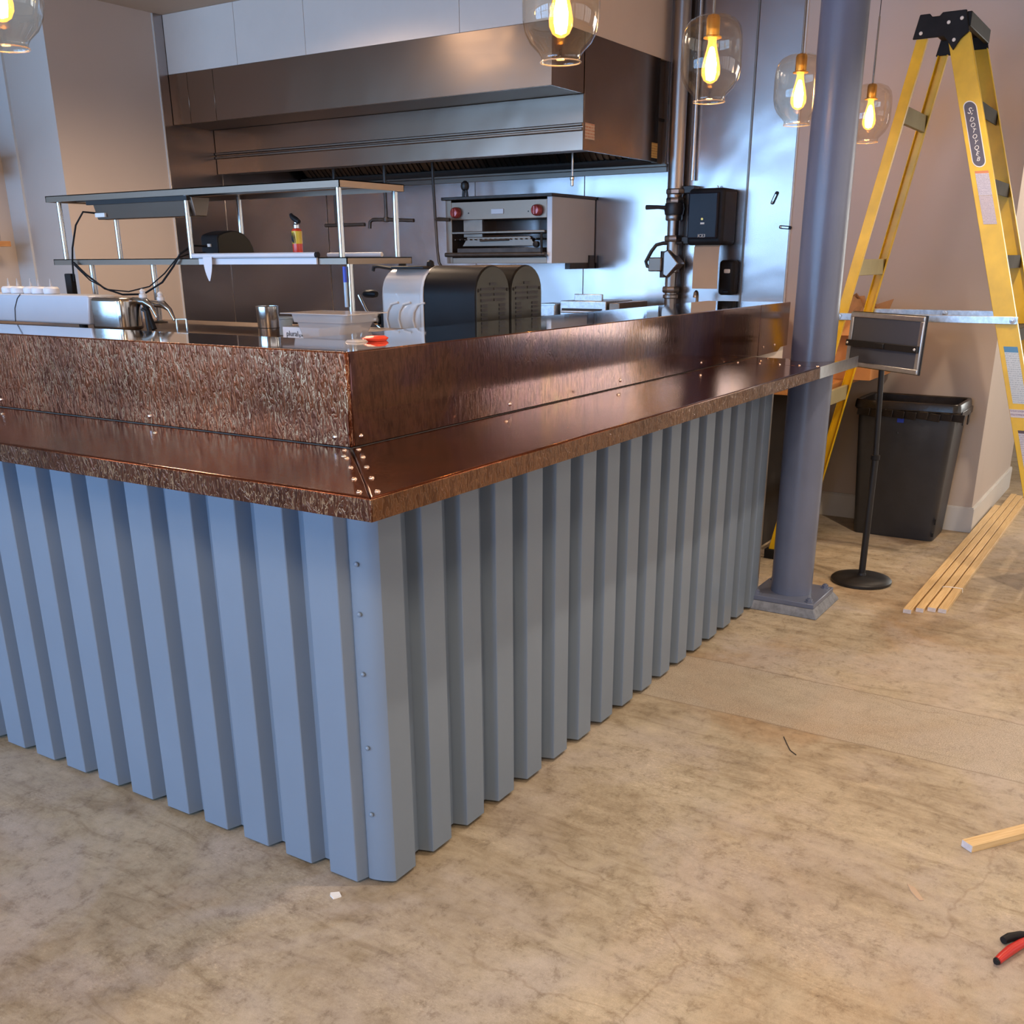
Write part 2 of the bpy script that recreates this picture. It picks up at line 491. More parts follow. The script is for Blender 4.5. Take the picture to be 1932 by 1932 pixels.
class MB:
    def __init__(s):
        s.v, s.f = [], []

    def add(s, vs, fs):
        n = len(s.v)
        s.v += [Vector(v) for v in vs]
        s.f += [tuple(i + n for i in f) for f in fs]
        return s

    def box(s, x0, y0, z0, x1, y1, z1):
        vs = [(x, y, z) for z in (z0, z1) for y in (y0, y1) for x in (x0, x1)]
        return s.add(vs, [(0, 2, 3, 1), (4, 5, 7, 6), (0, 1, 5, 4), (2, 6, 7, 3), (0, 4, 6, 2), (1, 3, 7, 5)])

    def prism(s, pts, a, b, axis='z'):
        n = len(pts)
        def P(p, t):
            return {'z': (p[0], p[1], t), 'y': (p[0], t, p[1]), 'x': (t, p[0], p[1])}[axis]
        vs = [P(p, a) for p in pts] + [P(p, b) for p in pts]
        fs = [tuple(range(n))[::-1], tuple(range(n, 2 * n))] + [(i, (i + 1) % n, n + (i + 1) % n, n + i) for i in range(n)]
        return s.add(vs, fs)

    def loft(s, rings, cap=True):
        n = len(rings[0])
        vs = [v for r in rings for v in r]
        fs = []
        for k in range(len(rings) - 1):
            for i in range(n):
                j = (i + 1) % n
                fs.append((k * n + i, k * n + j, (k + 1) * n + j, (k + 1) * n + i))
        if cap:
            fs += [tuple(range(n))[::-1], tuple((len(rings) - 1) * n + i for i in range(n))]
        return s.add(vs, fs)

    def obox(s, c, ax, ay, az, hx, hy, hz):
        c, ax, ay, az = Vector(c), Vector(ax), Vector(ay), Vector(az)
        vs = [c + ax * (hx * a) + ay * (hy * b) + az * (hz * d) for d in (-1, 1) for b in (-1, 1) for a in (-1, 1)]
        return s.add(vs, [(0, 2, 3, 1), (4, 5, 7, 6), (0, 1, 5, 4), (2, 6, 7, 3), (0, 4, 6, 2), (1, 3, 7, 5)])

    def cyl(s, p0, p1, r0, r1=None, n=20, cap=True):
        r1 = r0 if r1 is None else r1
        p0, p1 = Vector(p0), Vector(p1)
        d = (p1 - p0).normalized()
        a = d.orthogonal().normalized()
        b = d.cross(a)
        rings = [[p + a * (r * math.cos(2 * PI * i / n)) + b * (r * math.sin(2 * PI * i / n)) for i in range(n)] for p, r in ((p0, r0), (p1, r1))]
        return s.loft(rings, cap)

    def tube(s, pts, r, n=10):
        pts = [Vector(p) for p in pts]
        rings = []
        a = None
        for i, p in enumerate(pts):
            d = (pts[min(i + 1, len(pts) - 1)] - pts[max(i - 1, 0)]).normalized()
            a = d.orthogonal().normalized() if a is None else (a - d * a.dot(d)).normalized()
            b = d.cross(a)
            rr = r[i] if isinstance(r, (list, tuple)) else r
            rings.append([p + a * (rr * math.cos(2 * PI * k / n)) + b * (rr * math.sin(2 * PI * k / n)) for k in range(n)])
        return s.loft(rings, True)

    def lathe(s, prof, c, n=32, axis='z', closed=False, cap=True):
        c = Vector(c)
        rings = []
        for r, z in prof:
            ring = []
            for i in range(n):
                t = 2 * PI * i / n
                q = {'z': (r * math.cos(t), r * math.sin(t), z), 'x': (z, r * math.cos(t), r * math.sin(t)), 'y': (r * math.sin(t), z, r * math.cos(t))}[axis]
                ring.append(c + Vector(q))
            rings.append(ring)
        return s.loft(rings, cap)

    def build(s, name, mat, parent=None, smooth=True, bevel=0.0, seg=2, ang=35, label=None):
        lo = Vector((min(v.x for v in s.v), min(v.y for v in s.v), min(v.z for v in s.v)))
        hi = Vector((max(v.x for v in s.v), max(v.y for v in s.v), max(v.z for v in s.v)))
        o0 = Vector(((lo.x + hi.x) / 2, (lo.y + hi.y) / 2, lo.z))
        me = bpy.data.meshes.new(name)
        me.from_pydata([tuple(v - o0) for v in s.v], [], s.f)
        me.update()
        bm = bmesh.new()
        bm.from_mesh(me)
        bmesh.ops.recalc_face_normals(bm, faces=bm.faces)
        bm.to_mesh(me)
        bm.free()
        if smooth:
            me.shade_smooth()
            me.set_sharp_from_angle(angle=math.radians(ang))
        me.materials.append(M[mat] if isinstance(mat, str) else mat)
        o = bpy.data.objects.new(name, me)
        COL.objects.link(o)
        if parent is not None:
            o.parent = parent
            o.location = o0 - ORG[parent.name]
        else:
            o.location = o0
        ORG[o.name] = o0
        if bevel:
            b = o.modifiers.new('bevel', 'BEVEL')
            b.width, b.segments, b.limit_method, b.angle_limit = bevel, seg, 'ANGLE', math.radians(40)
            b.harden_normals = False
        if label:
            o['label'] = label
        return o


def thing(name, label, cat, loc, group=None):
    o = bpy.data.objects.new(name, None)
    o.empty_display_size = 0.05
    COL.objects.link(o)
    o.location = loc
    ORG[o.name] = Vector(loc)
    o['label'], o['category'] = label, cat
    if group:
        o['group'] = group
    return o


def tag(o, label, cat, group=None):
    o['label'], o['category'] = label, cat
    if group:
        o['group'] = group
    return o


def struct(o):
    o['kind'] = 'structure'
    return o


def dup(o, name, parent, wloc):
    """copy of a mesh part, sharing its mesh, placed with its origin at a world point"""
    c = o.copy()
    c.name = name
    COL.objects.link(c)
    c.parent = parent
    c.location = Vector(wloc) - (ORG[parent.name] if parent else Vector((0, 0, 0)))
    ORG[c.name] = Vector(wloc)
    return c


def txt(s_, size, name, mat, parent, origin, ex, ey, depth=0.0008, align='CENTER'):
    """text turned into a mesh; ex = reading direction, ey = up direction"""
    cu = bpy.data.curves.new('t', 'FONT')
    cu.body, cu.size, cu.extrude = s_, size, depth
    cu.align_x, cu.align_y = align, 'CENTER'
    cu.resolution_u = 3
    to = bpy.data.objects.new('t', cu)
    COL.objects.link(to)
    dg = bpy.context.evaluated_depsgraph_get()
    me = bpy.data.meshes.new_from_object(to.evaluated_get(dg))
    bpy.data.objects.remove(to)
    ex, ey = Vector(ex).normalized(), Vector(ey).normalized()
    ez = ex.cross(ey)
    mt = Matrix((ex, ey, ez)).transposed().to_4x4()
    me.transform(mt)
    me.materials.clear()
    me.materials.append(M[mat])
    me.name = name
    o = bpy.data.objects.new(name, me)
    COL.objects.link(o)
    o.parent = parent
    o.location = Vector(origin) - ORG[parent.name]
    ORG[o.name] = Vector(origin)
    return o


# ---------------------------------------------------------------- the room
CZ = 2.86
struct(MB().box(-5.7, -6.2, -0.06, 9.7, 9.2, 0.0).build('floor', 'floor', smooth=False))
struct(MB().box(-5.7, -6.2, CZ, 9.7, 9.2, CZ + 0.08).build('ceiling', 'ceil', smooth=False))

# glazed wall opposite the bar's left face (x = -5.5) and glazed wall on the right (y = -6)
w = MB().box(-5.7, -6.2, 0, -5.5, 9.2, 0.45).box(-5.7, -6.2, 2.72, -5.5, 9.2, CZ)
for y0, y1 in ((-6.2, -1.1), (0.9, 1.2), (4.1, 4.4), (8.6, 9.2)):
    w.box(-5.7, y0, 0.45, -5.5, y1, 2.72)
struct(w.build('wall_front', 'wall', smooth=False))
k = 0
for y0, y1 in ((-1.1, 0.9), (1.2, 4.1), (4.4, 8.6)):
    k += 1
    r = struct(MB().box(-5.62, y0, 0.45, -5.58, y1, 2.72).build('window_%d' % k, 'glasspane', smooth=False))
    for i in range(4):
        yy = y0 + (y1 - y0) * i / 3
        MB().box(-5.64, max(y0, yy - 0.03), 0.45, -5.54, min(y1, yy + 0.03), 2.72).build('mullion', 'blackmat', r)
    MB().box(-5.64, y0, 2.05, -5.55, y1, 2.10).build('transom', 'blackmat', r)
w = MB().box(-5.7, -6.2, 0, 9.7, -6.0, 0.40).box(-5.7, -6.2, 2.70, 9.7, -6.0, CZ)
for x0, x1 in ((-5.7, -4.6), (-1.2, -0.9), (2.5, 2.8), (6.2, 9.7)):
    w.box(x0, -6.2, 0.40, x1, -6.0, 2.70)
struct(w.build('wall_right', 'wall', smooth=False))
for x0, x1 in ((-4.6, -1.2), (-0.9, 2.5), (2.8, 6.2)):
    k += 1
    r = struct(MB().box(x0, -6.12, 0.40, x1, -6.08, 2.70).build('window_%d' % k, 'glasspane', smooth=False))
    for i in range(4):
        xx = x0 + (x1 - x0) * i / 3
        MB().box(max(x0, xx - 0.03), -6.14, 0.40, min(x1, xx + 0.03), -6.04, 2.70).build('mullion', 'blackmat', r)
w = MB().box(9.5, -6.2, 0, 9.7, -0.33, 0.35).box(9.5, -6.2, 2.7, 9.7, -0.33, CZ).box(9.5, -6.2, 0.35, 9.7, -5.4, 2.7).box(9.5, -1.0, 0.35, 9.7, 7.0, 2.7).box(9.5, -0.33, 0, 9.7, 7.0, 0.35).box(9.5, -0.33, 2.7, 9.7, 7.0, CZ)
struct(w.build('wall_far', 'wall', smooth=False))
k += 1
struct(MB().box(9.58, -5.4, 0.35, 9.62, -1.0, 2.7).build('window_%d' % k, 'glasspane', smooth=False))

# back-of-house block: its -X face is the kitchen's back wall and the beige wall by the bin
struct(MB().box(4.737, -0.333, 0, 4.90, 4.40, CZ).build('wall_back', 'wall', smooth=False))
wb = bpy.data.objects['wall_back']
struct(MB().box(4.90, -0.333, 0, 6.15, -0.18, CZ).build('wall_side', 'wall', smooth=False))
wl = struct(MB().box(2.56, 4.36, 0, 4.90, 5.10, CZ).build('wall_kitchen_left', 'wall', smooth=False))
struct(MB().box(1.5, 4.91, 0, 2.56, 5.10, CZ).box(1.5, 5.10, 0, 1.7, 9.0, CZ).box(-5.7, 9.0, 0, 1.7, 9.2, CZ).build('wall_left', 'wall', smooth=False))
struct(MB().box(2.545, 4.755, 0, 2.56, 4.911, CZ).build('trim_1', 'trimpaint', smooth=False))
b = MB().box(4.722, -0.348, 0, 4.737, 0.75, 0.135).box(4.726, -0.344, 0.135, 4.737, 0.75, 0.142)
struct(b.build('baseboard_back', 'trimpaint', bevel=0.001))
b = MB().box(4.7375, -0.348, 0, 6.15, -0.333, 0.135).box(4.7375, -0.344, 0.135, 6.15, -0.333, 0.142)
struct(b.build('baseboard_side', 'trimpaint', bevel=0.001))
# stainless sheets on the back wall
ys = [0.845, 1.113, 1.485, 2.184, 3.02, 4.355]
for a, c in zip(ys[:-1], ys[1:]):
    MB().box(4.731, a + 0.0025, 0, 4.737, c - 0.0025, CZ - 0.002).build('wall_panel', 'steelwall', wb, bevel=0.001, seg=1)
for yy in (1.113, 1.485):
    MB().box(4.725, yy - 0.006, 0, 4.7315, yy + 0.006, CZ - 0.002).build('seam_strip', 'steeldark', wb, bevel=0.001, seg=1)
MB().box(4.728, 0.838, 0, 4.737, 0.8455, CZ - 0.002).build('edge_strip', 'trimpaint', wb)
xs = [3.31, 3.74, 4.73]
for a, c in zip(xs[:-1], xs[1:]):
    MB().box(a + 0.0025, 4.354, 0, c - 0.0025, 4.36, CZ - 0.002).build('wall_panel', 'steelwall', wl, bevel=0.001, seg=1)
MB().box(3.303, 4.352, 0, 3.3105, 4.36, CZ - 0.002).build('edge_strip', 'trimpaint', wl)

# soffit above the hood, faced in white boards
sf = struct(MB().box(3.392, 1.642, 2.545, 4.73, 4.35, CZ).build('wall_soffit', 'soffit', smooth=False))
for a, c in ((1.632, 2.169), (2.169, 3.213), (3.213, 3.751), (3.751, 4.352)):
    MB().box(3.38, a + 0.0012, 2.54, 3.392, c - 0.0012, CZ - 0.001).build('soffit_board', 'soffit', sf, bevel=0.0008, seg=1)
MB().box(3.393, 1.630, 2.54, 4.73, 1.642, CZ - 0.001).build('soffit_board', 'soffit', sf, bevel=0.0008, seg=1)

# ---------------------------------------------------------------- exhaust hood
hd = thing('exhaust_hood', 'large stainless exhaust hood hanging over the cooking line under the white soffit', 'hood', (4.05, 3.0, 2.0))
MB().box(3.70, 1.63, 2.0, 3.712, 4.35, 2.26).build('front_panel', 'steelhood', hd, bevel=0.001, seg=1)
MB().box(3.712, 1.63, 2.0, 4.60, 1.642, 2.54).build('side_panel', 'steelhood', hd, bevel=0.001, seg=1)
MB().box(4.60, 1.655, 2.0, 4.725, 1.667, 2.54).box(4.712, 1.63, 2.0, 4.727, 1.66, 2.54).build('spacer_panel', 'steeldark', hd)
MB().box(3.712, 1.645, 2.225, 4.72, 4.35, 2.24).build('canopy_top', 'dark', hd)
for a, c in ((1.63, 3.965), (3.968, 4.19), (4.193, 4.35)):
    MB().box(3.38, a, 2.262, 3.392, c, 2.539).build('plenum_panel', 'steelhood', hd, bevel=0.001, seg=1)
MB().box(3.392, 1.63, 2.262, 3.70, 1.640, 2.539).build('plenum_end', 'steelhood', hd)
MB().box(3.392, 1.64, 2.262, 3.72, 4.35, 2.272).build('plenum_base', 'steeldark', hd)
t = MB()
for z in (2.098, 2.120):
    t.prism([(3.700, z - 0.009), (3.688, z - 0.005), (3.688, z + 0.005), (3.700, z + 0.009)], 1.63, 4.35, 'y')
t.build('trim_rail', 'steeldark', hd, bevel=0.002)
MB().box(3.712, 1.645, 2.0, 3.80, 4.35, 2.012).build('drip_gutter', 'steeldark', hd)
flt = None
for i in range(5):
    y0 = 1.70 + i * 0.52
    f = MB()
    ca, sa = math.cos(0.75), math.sin(0.75)
    for j in range(12):
        yy = y0 + 0.04 * j + 0.01
        f.obox((4.36, yy + 0.012, 2.12), (ca, 0, -sa), (0, 1, 0), (sa, 0, ca), 0.15, 0.011, 0.006)
    f.obox((4.36, y0 + 0.25, 2.128), (ca, 0, -sa), (0, 1, 0), (sa, 0, ca), 0.16, 0.255, 0.004)
    f.build('baffle_filter', 'steeldark', hd)
MB().box(4.03, 1.66, 2.19, 4.28, 4.34, 2.2).box(4.46, 1.67, 2.0, 4.72, 4.34, 2.012).build('hood_back', 'dark', hd)
MB().box(3.722, 1.628, 2.055, 3.822, 1.6298, 2.13).build('warning_sticker', 'sticker', hd)
MB().box(4.52, 1.628, 2.02, 4.596, 1.6298, 2.10).build('warning_sticker', 'sticker2', hd)
# wall rail under the hood, on the back wall
rl = MB().box(4.708, 1.62, 1.985, 4.725, 4.34, 2.0).box(4.718, 1.62, 1.955, 4.7305, 4.34, 1.985).build('wall_rail', 'steeldark', None, bevel=0.002)
tag(rl, 'long flat stainless rail along the back wall just under the hood', 'rail')

# suppression pipes hanging under the hood
def pipe_thing(name, label, runs, r, fit=()):
    t_ = thing(name, label, 'pipe', runs[0][0])
    for rn in runs:
        MB().tube(rn, r, 10).build('pipe_run', 'iron', t_)
    for p in fit:
        MB().lathe([(0.001, -0.016), (r * 1.7, -0.014), (r * 2.0, 0), (r * 1.7, 0.014), (0.001, 0.016)], p, 12).build('fitting', 'iron', t_)
    return t_


X4 = 4.05
pipe_thing('suppression_pipe', 'black suppression pipe with a tee hanging from the hood left of the corner post', [[(X4, 3.66, 2.20), (X4, 3.66, 1.70), (X4, 3.63, 1.685)], [(X4, 3.76, 1.685), (X4, 3.63, 1.685), (X4, 3.42, 1.685)]], 0.011, [(X4, 3.63, 1.685)])
pipe_thing('suppression_pipe', 'black suppression pipe with a bent end seen between the right shelf posts', [[(X4, 3.24, 2.20), (X4, 3.24, 1.71)], [(X4, 3.38, 1.66), (X4, 3.375, 1.70), (X4, 3.35, 1.712), (X4, 3.24, 1.71), (X4, 3.02, 1.70)]], 0.011, [(X4, 3.24, 1.71)])
nz = thing('spray_nozzle', 'small chrome nozzle on a rod hanging below the hood, right end', 'nozzle', (4.0, 1.86, 1.85))
MB().cyl((4.0, 1.86, 2.22), (4.0, 1.86, 1.90), 0.005, n=10).build('rod', 'alu', nz)
MB().lathe([(0.002, 0), (0.009, 0.003), (0.009, 0.03), (0.012, 0.034), (0.012, 0.046), (0.005, 0.052)], (4.0, 1.86, 1.85), 12).build('tip', 'chrome', nz)

# ---------------------------------------------------------------- gas pipe with valve and regulator
gp = thing('gas_pipe', 'thick grey gas pipe running up the back wall beside the hood', 'pipe', (4.64, 1.53, 1.14))
gx, gy = 4.655, 1.53
MB().cyl((gx, gy, 1.78), (gx, gy, CZ), 0.046, n=24).build('upper_pipe', 'pipe', gp)
MB().cyl((gx, gy, 1.10), (gx, gy, 1.80), 0.036, n=24).build('lower_pipe', 'pipe', gp)
for z, hh, rr in ((1.84, 0.016, 0.056), (1.79, 0.018, 0.054), (1.70, 0.02, 0.050), (1.58, 0.018, 0.054), (1.40, 0.014, 0.046), (1.29, 0.018, 0.054), (1.25, 0.012, 0.046)):
    MB().lathe([(0.03, -hh), (rr * 0.9, -hh), (rr, -hh * 0.6), (rr, hh * 0.6), (rr * 0.9, hh), (0.03, hh)], (gx, gy, z), 8 if rr > 0.05 else 20).build('union', 'pipe', gp)
MB().lathe([(0.03, -0.05), (0.055, -0.03), (0.06, 0), (0.055, 0.03), (0.03, 0.05)], (gx, gy, 1.745), 12).build('valve', 'iron', gp)
MB().tube([(gx - 0.03, gy + 0.04, 1.752), (gx - 0.05, gy + 0.08, 1.756), (gx - 0.05, gy + 0.16, 1.757)], [0.012, 0.011, 0.014], 10).build('valve_handle', 'iron', gp)
MB().prism([(gy - 0.075, 1.44), (gy, 1.52), (gy + 0.04, 1.50), (gy + 0.04, 1.38), (gy, 1.36)], gx - 0.07, gx + 0.03, 'x').build('valve_body', 'pipe', gp, bevel=0.008)
MB().box(gx - 0.09, gy + 0.03, 1.395, gx - 0.01, gy + 0.115, 1.475).build('actuator', 'steeldark', gp, bevel=0.006)
MB().cyl((gx - 0.05, gy + 0.03, 1.36), (gx - 0.05, gy + 0.03, 1.51), 0.022, n=16).build('spring_housing', 'iron', gp)
MB().tube([(gx, gy - 0.06, 1.555), (gx - 0.03, gy + 0.05, 1.555), (gx - 0.04, gy + 0.09, 1.545), (gx - 0.05, gy + 0.115, 1.51), (gx - 0.05, gy + 0.15, 1.45), (gx - 0.05, gy + 0.14, 1.425), (gx - 0.05, gy + 0.11, 1.42)], 0.011, 10).build('conduit', 'iron', gp)
MB().cyl((4.70, 1.445, 1.9), (4.70, 1.445, CZ), 0.010, n=12).build('conduit', 'alu', gp)
for z in (1.85, 1.57):
    MB().box(4.66, 1.41, z - 0.02, 4.731, 1.50, z + 0.02).build('pipe_clamp', 'iron', gp, bevel=0.003)

# ---------------------------------------------------------------- wall dispensers
td = thing('towel_dispenser', 'black paper towel dispenser with smoked front on the steel wall', 'dispenser', (4.62, 1.27, 1.54))
MB().box(4.52, 1.165, 1.54, 4.728, 1.385, 1.845).build('body', 'black', td, bevel=0.022, seg=4)
MB().box(4.496, 1.192, 1.575, 4.53, 1.372, 1.822).build('front_cover', 'smoke', td, bevel=0.008, seg=3)
MB().box(4.494, 1.268, 1.652, 4.4965, 1.292, 1.662).build('badge', 'whiteink', td)
MB().lathe([(0.001, -0.002), (0.007, -0.001), (0.007, 0.001), (0.001, 0.002)], (4.4945, 1.283, 1.680), 12, 'x').build('indicator', 'brass', td)
txt('ICE3', 0.024, 'lettering', 'whiteink', td, (4.4948, 1.281, 1.590), (0, -1, 0), (0, 0, 1))
MB().tube([(4.70, 1.288, 1.845), (4.70, 1.288, 1.862), (4.70, 1.283, 1.866), (4.70, 1.278, 1.862), (4.70, 1.278, 1.845)], 0.003, 8).build('key', 'chrome', td)
pt = MB()
prof = [(4.560, 1.55), (4.535, 1.53), (4.528, 1.45), (4.532, 1.30)]
rings = []
for x, z in prof:
    rings.append([(x, 1.182, z), (x, 1.338, z), (x + 0.0012, 1.338, z), (x + 0.0012, 1.182, z)])
pt.loft(rings)
tag(pt.build('paper_towel', 'towel'), 'brown paper towel hanging out of the black dispenser', 'paper towel')
sd = thing('soap_dispenser', 'small black soap dispenser on the steel wall below the towel dispenser', 'dispenser', (4.69, 1.17, 1.26))
MB().box(4.64, 1.128, 1.262, 4.730, 1.222, 1.458).build('body', 'black', sd, bevel=0.020, seg=4)
MB().box(4.634, 1.150, 1.385, 4.645, 1.188, 1.408).build('window', 'whiteink', sd, bevel=0.006)
MB().box(4.632, 1.148, 1.270, 4.66, 1.190, 1.292).build('push_bar', 'blackgloss', sd, bevel=0.006)
ob = MB().box(4.68, 1.36, 1.325, 4.73, 1.40, 1.385).build('outlet_box', 'black', None, bevel=0.004)
tag(ob, 'small black outlet box on the steel wall behind the hanging paper towel', 'outlet box')
for (y, z, a, lab) in ((0.945, 1.790, 1.15, 'tilted oblong black clip stuck on the steel wall, upper one'), (0.868, 1.632, -0.10, 'level oblong black clip stuck on the steel wall, lower one')):
    t_ = thing('oblong_clip', lab, 'clip', (4.727, y, z), 'clips on the steel wall')
    ax = Vector((0, -math.cos(a), math.sin(a)))
    ay = Vector((0, math.sin(a), math.cos(a)))
    pts = []
    for i in range(16):
        t0 = 2 * PI * i / 16
        pts.append(Vector((0, y, z)) + ax * (0.030 * (1 if math.cos(t0) > 0 else -1) * 0.9 + 0.010 * math.cos(t0)) + ay * 0.010 * math.sin(t0))
    MB().loft([[(4.731, p.y, p.z) for p in pts], [(4.722, p.y, p.z) for p in pts]]).build('body', 'blackgloss', t_, bevel=0.002)
    c = Vector((4.7215, y, z))
    MB().obox(c, (1, 0, 0), ax, ay, 0.0006, 0.020, 0.004).build('inlay', 'alu', t_)
    q = c - ax * 0.026
    MB().lathe([(0.001, -0.002), (0.0045, -0.001), (0.0045, 0.001)], q, 12, 'x').build('eyelet', 'whiteink', t_)

# ---------------------------------------------------------------- salamander broiler on the wall
br = thing('salamander_broiler', 'stainless salamander broiler with two red knobs mounted on the back wall', 'oven', (4.45, 2.48, 1.445))
bx0, bx1, by0, by1, bz0, bz1 = 4.19, 4.72, 2.10, 2.875, 1.445, 1.815
MB().box(bx0, by0, bz0, bx1, by0 + 0.035, bz1).build('side_wall', 'machine', br, bevel=0.002)
MB().box(bx0, by1 - 0.045, bz0, bx1, by1, bz1).build('side_wall', 'steelshelf', br, bevel=0.002)
MB().box(bx0, by0 + 0.035, bz0, bx1, by1 - 0.045, bz0 + 0.035).build('base', 'steelshelf', br, bevel=0.002)
MB().box(bx1 - 0.02, by0 + 0.035, bz0 + 0.035, bx1, by1 - 0.045, bz1).build('back', 'steelwall', br)
MB().box(bx0, by0 + 0.035, bz1 - 0.115, bx0 + 0.30, by1 - 0.045, bz1 - 0.012).build('control_panel', 'steelshelf', br, bevel=0.002)
MB().box(bx0 - 0.02, by0 - 0.01, bz1, bx1, by1 + 0.02, bz1 + 0.018).build('top_plate', 'iron', br, bevel=0.003)
for yy in (2.785, 2.195):
    kb = MB().lathe([(0.001, -0.045), (0.024, -0.043), (0.030, -0.036), (0.033, -0.015), (0.030, 0.0)], (bx0 - 0.001, yy, 1.742), 20, 'x').build('knob', 'redknob', br)
    MB().box(bx0 - 0.052, yy - 0.005, 1.718, bx0 - 0.046, yy + 0.005, 1.766).build('grip', 'redknob', kb, bevel=0.002)
for yy in (2.70, 2.265):
    MB().lathe([(0.001, -0.002), (0.004, -0.001), (0.004, 0.001)], (bx0 - 0.001, yy, 1.738), 10, 'x').build('pilot_hole', 'ink', br)
MB().box(bx0 - 0.006, 2.44, 1.728, bx0, 2.53, 1.758).build('name_plate', 'machine', br, bevel=0.003)
MB().box(bx0 + 0.03, 2.62, 1.60, bx0 + 0.05, 2.76, 1.70).build('flue', 'ashend', br)
MB().box(bx0 - 0.012, by0 + 0.045, 1.618, bx0 + 0.30, by1 - 0.05, 1.632).build('grid_frame', 'steeldark', br, bevel=0.003)
g = MB()
for i in range(18):
    yy = by0 + 0.07 + i * 0.037
    g.cyl((bx0 - 0.01, yy, 1.585), (bx0 + 0.30, yy, 1.585), 0.004, n=6)
g.build('grid_bars', 'iron', br)
MB().prism([(2.26, 1.60), (2.72, 1.60), (2.76, 1.545), (2.22, 1.545)], bx0 + 0.01, bx0 + 0.04, 'x').build('drip_tray', 'steeldark', br, bevel=0.003)
MB().tube([(bx0 + 0.008, 2.62, 1.578), (bx0 - 0.006, 2.61, 1.578), (bx0 - 0.006, 2.42, 1.582), (bx0 + 0.008, 2.41, 1.582)], 0.006, 8).build('tray_handle', 'iron', br)
MB().box(bx0 - 0.01, by0 + 0.06, 1.50, bx0 + 0.28, by1 - 0.09, 1.535).build('lower_rack', 'iron', br, bevel=0.002)
MB().cyl((bx0 - 0.025, by0 + 0.03, 1.497), (bx0 - 0.025, by1 - 0.01, 1.497), 0.013, n=14).build('front_rail', 'iron', br)
MB().tube([(bx0 - 0.02, by0 + 0.06, 1.62), (bx0 - 0.03, by0 + 0.055, 1.56), (bx0 - 0.03, by0 + 0.05, 1.49)], 0.008, 8).build('lever', 'black', br)
MB().lathe([(0.001, -0.02), (0.018, -0.015), (0.018, 0.01), (0.001, 0.012)], (bx0 - 0.012, 2.20, 1.553), 14, 'x').build('lever_knob', 'black', br)
MB().box(4.40, by0 - 0.004, bz0 - 0.035, bx1, by0 + 0.03, bz0).box(4.64, by0 - 0.012, bz0 - 0.03, 4.70, by0 + 0.02, bz0 + 0.045).build('wall_bracket', 'iron', br)
fg = thing('metal_figurine', 'small dark metal figurine standing on top of the broiler', 'figurine', (4.30, 2.80, bz1 + 0.018))
zb = bz1 + 0.018
MB().box(4.28, 2.76, zb, 4.32, 2.84, zb + 0.006).build('plinth', 'iron', fg, bevel=0.002)
MB().tube([(4.30, 2.815, zb + 0.004), (4.30, 2.812, zb + 0.03), (4.30, 2.805, zb + 0.05)], [0.010, 0.009, 0.012], 8).tube([(4.30, 2.785, zb + 0.004), (4.30, 2.788, zb + 0.03), (4.30, 2.795, zb + 0.05)], [0.010, 0.009, 0.012], 8).build('legs', 'iron', fg)
MB().lathe([(0.004, 0.038), (0.022, 0.048), (0.028, 0.065), (0.024, 0.085), (0.010, 0.098), (0.002, 0.100)], (4.30, 2.80, zb), 12).build('torso', 'iron', fg)

# gas hose beside the broiler
hs = thing('gas_hose', 'dark gas hose curving down the left side of the broiler', 'hose', (4.12, 2.89, 1.42))
MB().tube([(4.12, 2.92, 2.20), (4.12, 2.915, 1.95), (4.12, 2.905, 1.72), (4.12, 2.895, 1.52), (4.12, 2.885, 1.45), (4.12, 2.865, 1.425), (4.13, 2.83, 1.42), (4.16, 2.74, 1.418)], 0.009, 10).build('hose', 'iron', hs)
MB().tube([(4.12, 2.90, 1.705), (4.10, 2.86, 1.705), (4.10, 2.78, 1.70)], [0.010, 0.012, 0.010], 8).build('valve_lever', 'iron', hs)

# ---------------------------------------------------------------- cooking line along the back wall
rg = thing('range_table', 'low stainless equipment stand along the back wall under the hood', 'table', (4.3, 2.4, 0))
MB().box(3.95, 1.64, 1.09, 4.72, 3.6, 1.13).build('top', 'steeldark', rg, bevel=0.003)
MB().box(3.98, 1.68, 0.25, 4.70, 3.56, 0.28).build('under_shelf', 'steeldark', rg, bevel=0.002)
for x in (4.0, 4.68):
    for y in (1.70, 3.54):
        MB().cyl((x, y, 0), (x, y, 1.09), 0.02, n=14).build('leg', 'steelshelf', rg)
gd = thing('countertop_griddle', 'small worn metal griddle with a slotted front on the equipment stand', 'griddle', (4.35, 1.9, 1.13))
MB().box(4.20, 1.735, 1.135, 4.55, 2.045, 1.232).build('body', 'galv', gd, bevel=0.003)
MB().box(4.21, 1.765, 1.232, 4.225, 1.955, 1.272).build('splash_guard', 'galv', gd, bevel=0.004)
MB().box(4.192, 1.76, 1.178, 4.201, 2.03, 1.190).build('slot', 'ink', gd)
MB().cyl((4.185, 1.77, 1.172), (4.185, 2.03, 1.172), 0.007, n=10).build('grease_rail', 'alu', gd)
sb = thing('metal_pan', 'small square metal pan beside the griddle, behind the black vented housings', 'pan', (4.25, 2.12, 1.13))
MB().box(4.16, 2.06, 1.132, 4.34, 2.18, 1.212).build('body', 'galv', sb, bevel=0.006)
MB().box(4.155, 2.055, 1.208, 4.345, 2.185, 1.215).build('rim', 'alu', sb)
gt = MB()
for i in range(9):
    gt.cyl((4.0, 2.10 + i * 0.03, 1.142), (4.15, 2.10 + i * 0.03, 1.142), 0.005, n=6)
gt.box(4.0, 2.08, 1.13, 4.15, 2.36, 1.138)
tag(gt.build('burner_grate', 'iron'), 'black burner grate in front of the small square pan', 'grate')
bk = thing('stove_block', 'dark brown square stove casing right of the griddle', 'stove', (4.5, 1.6, 0))
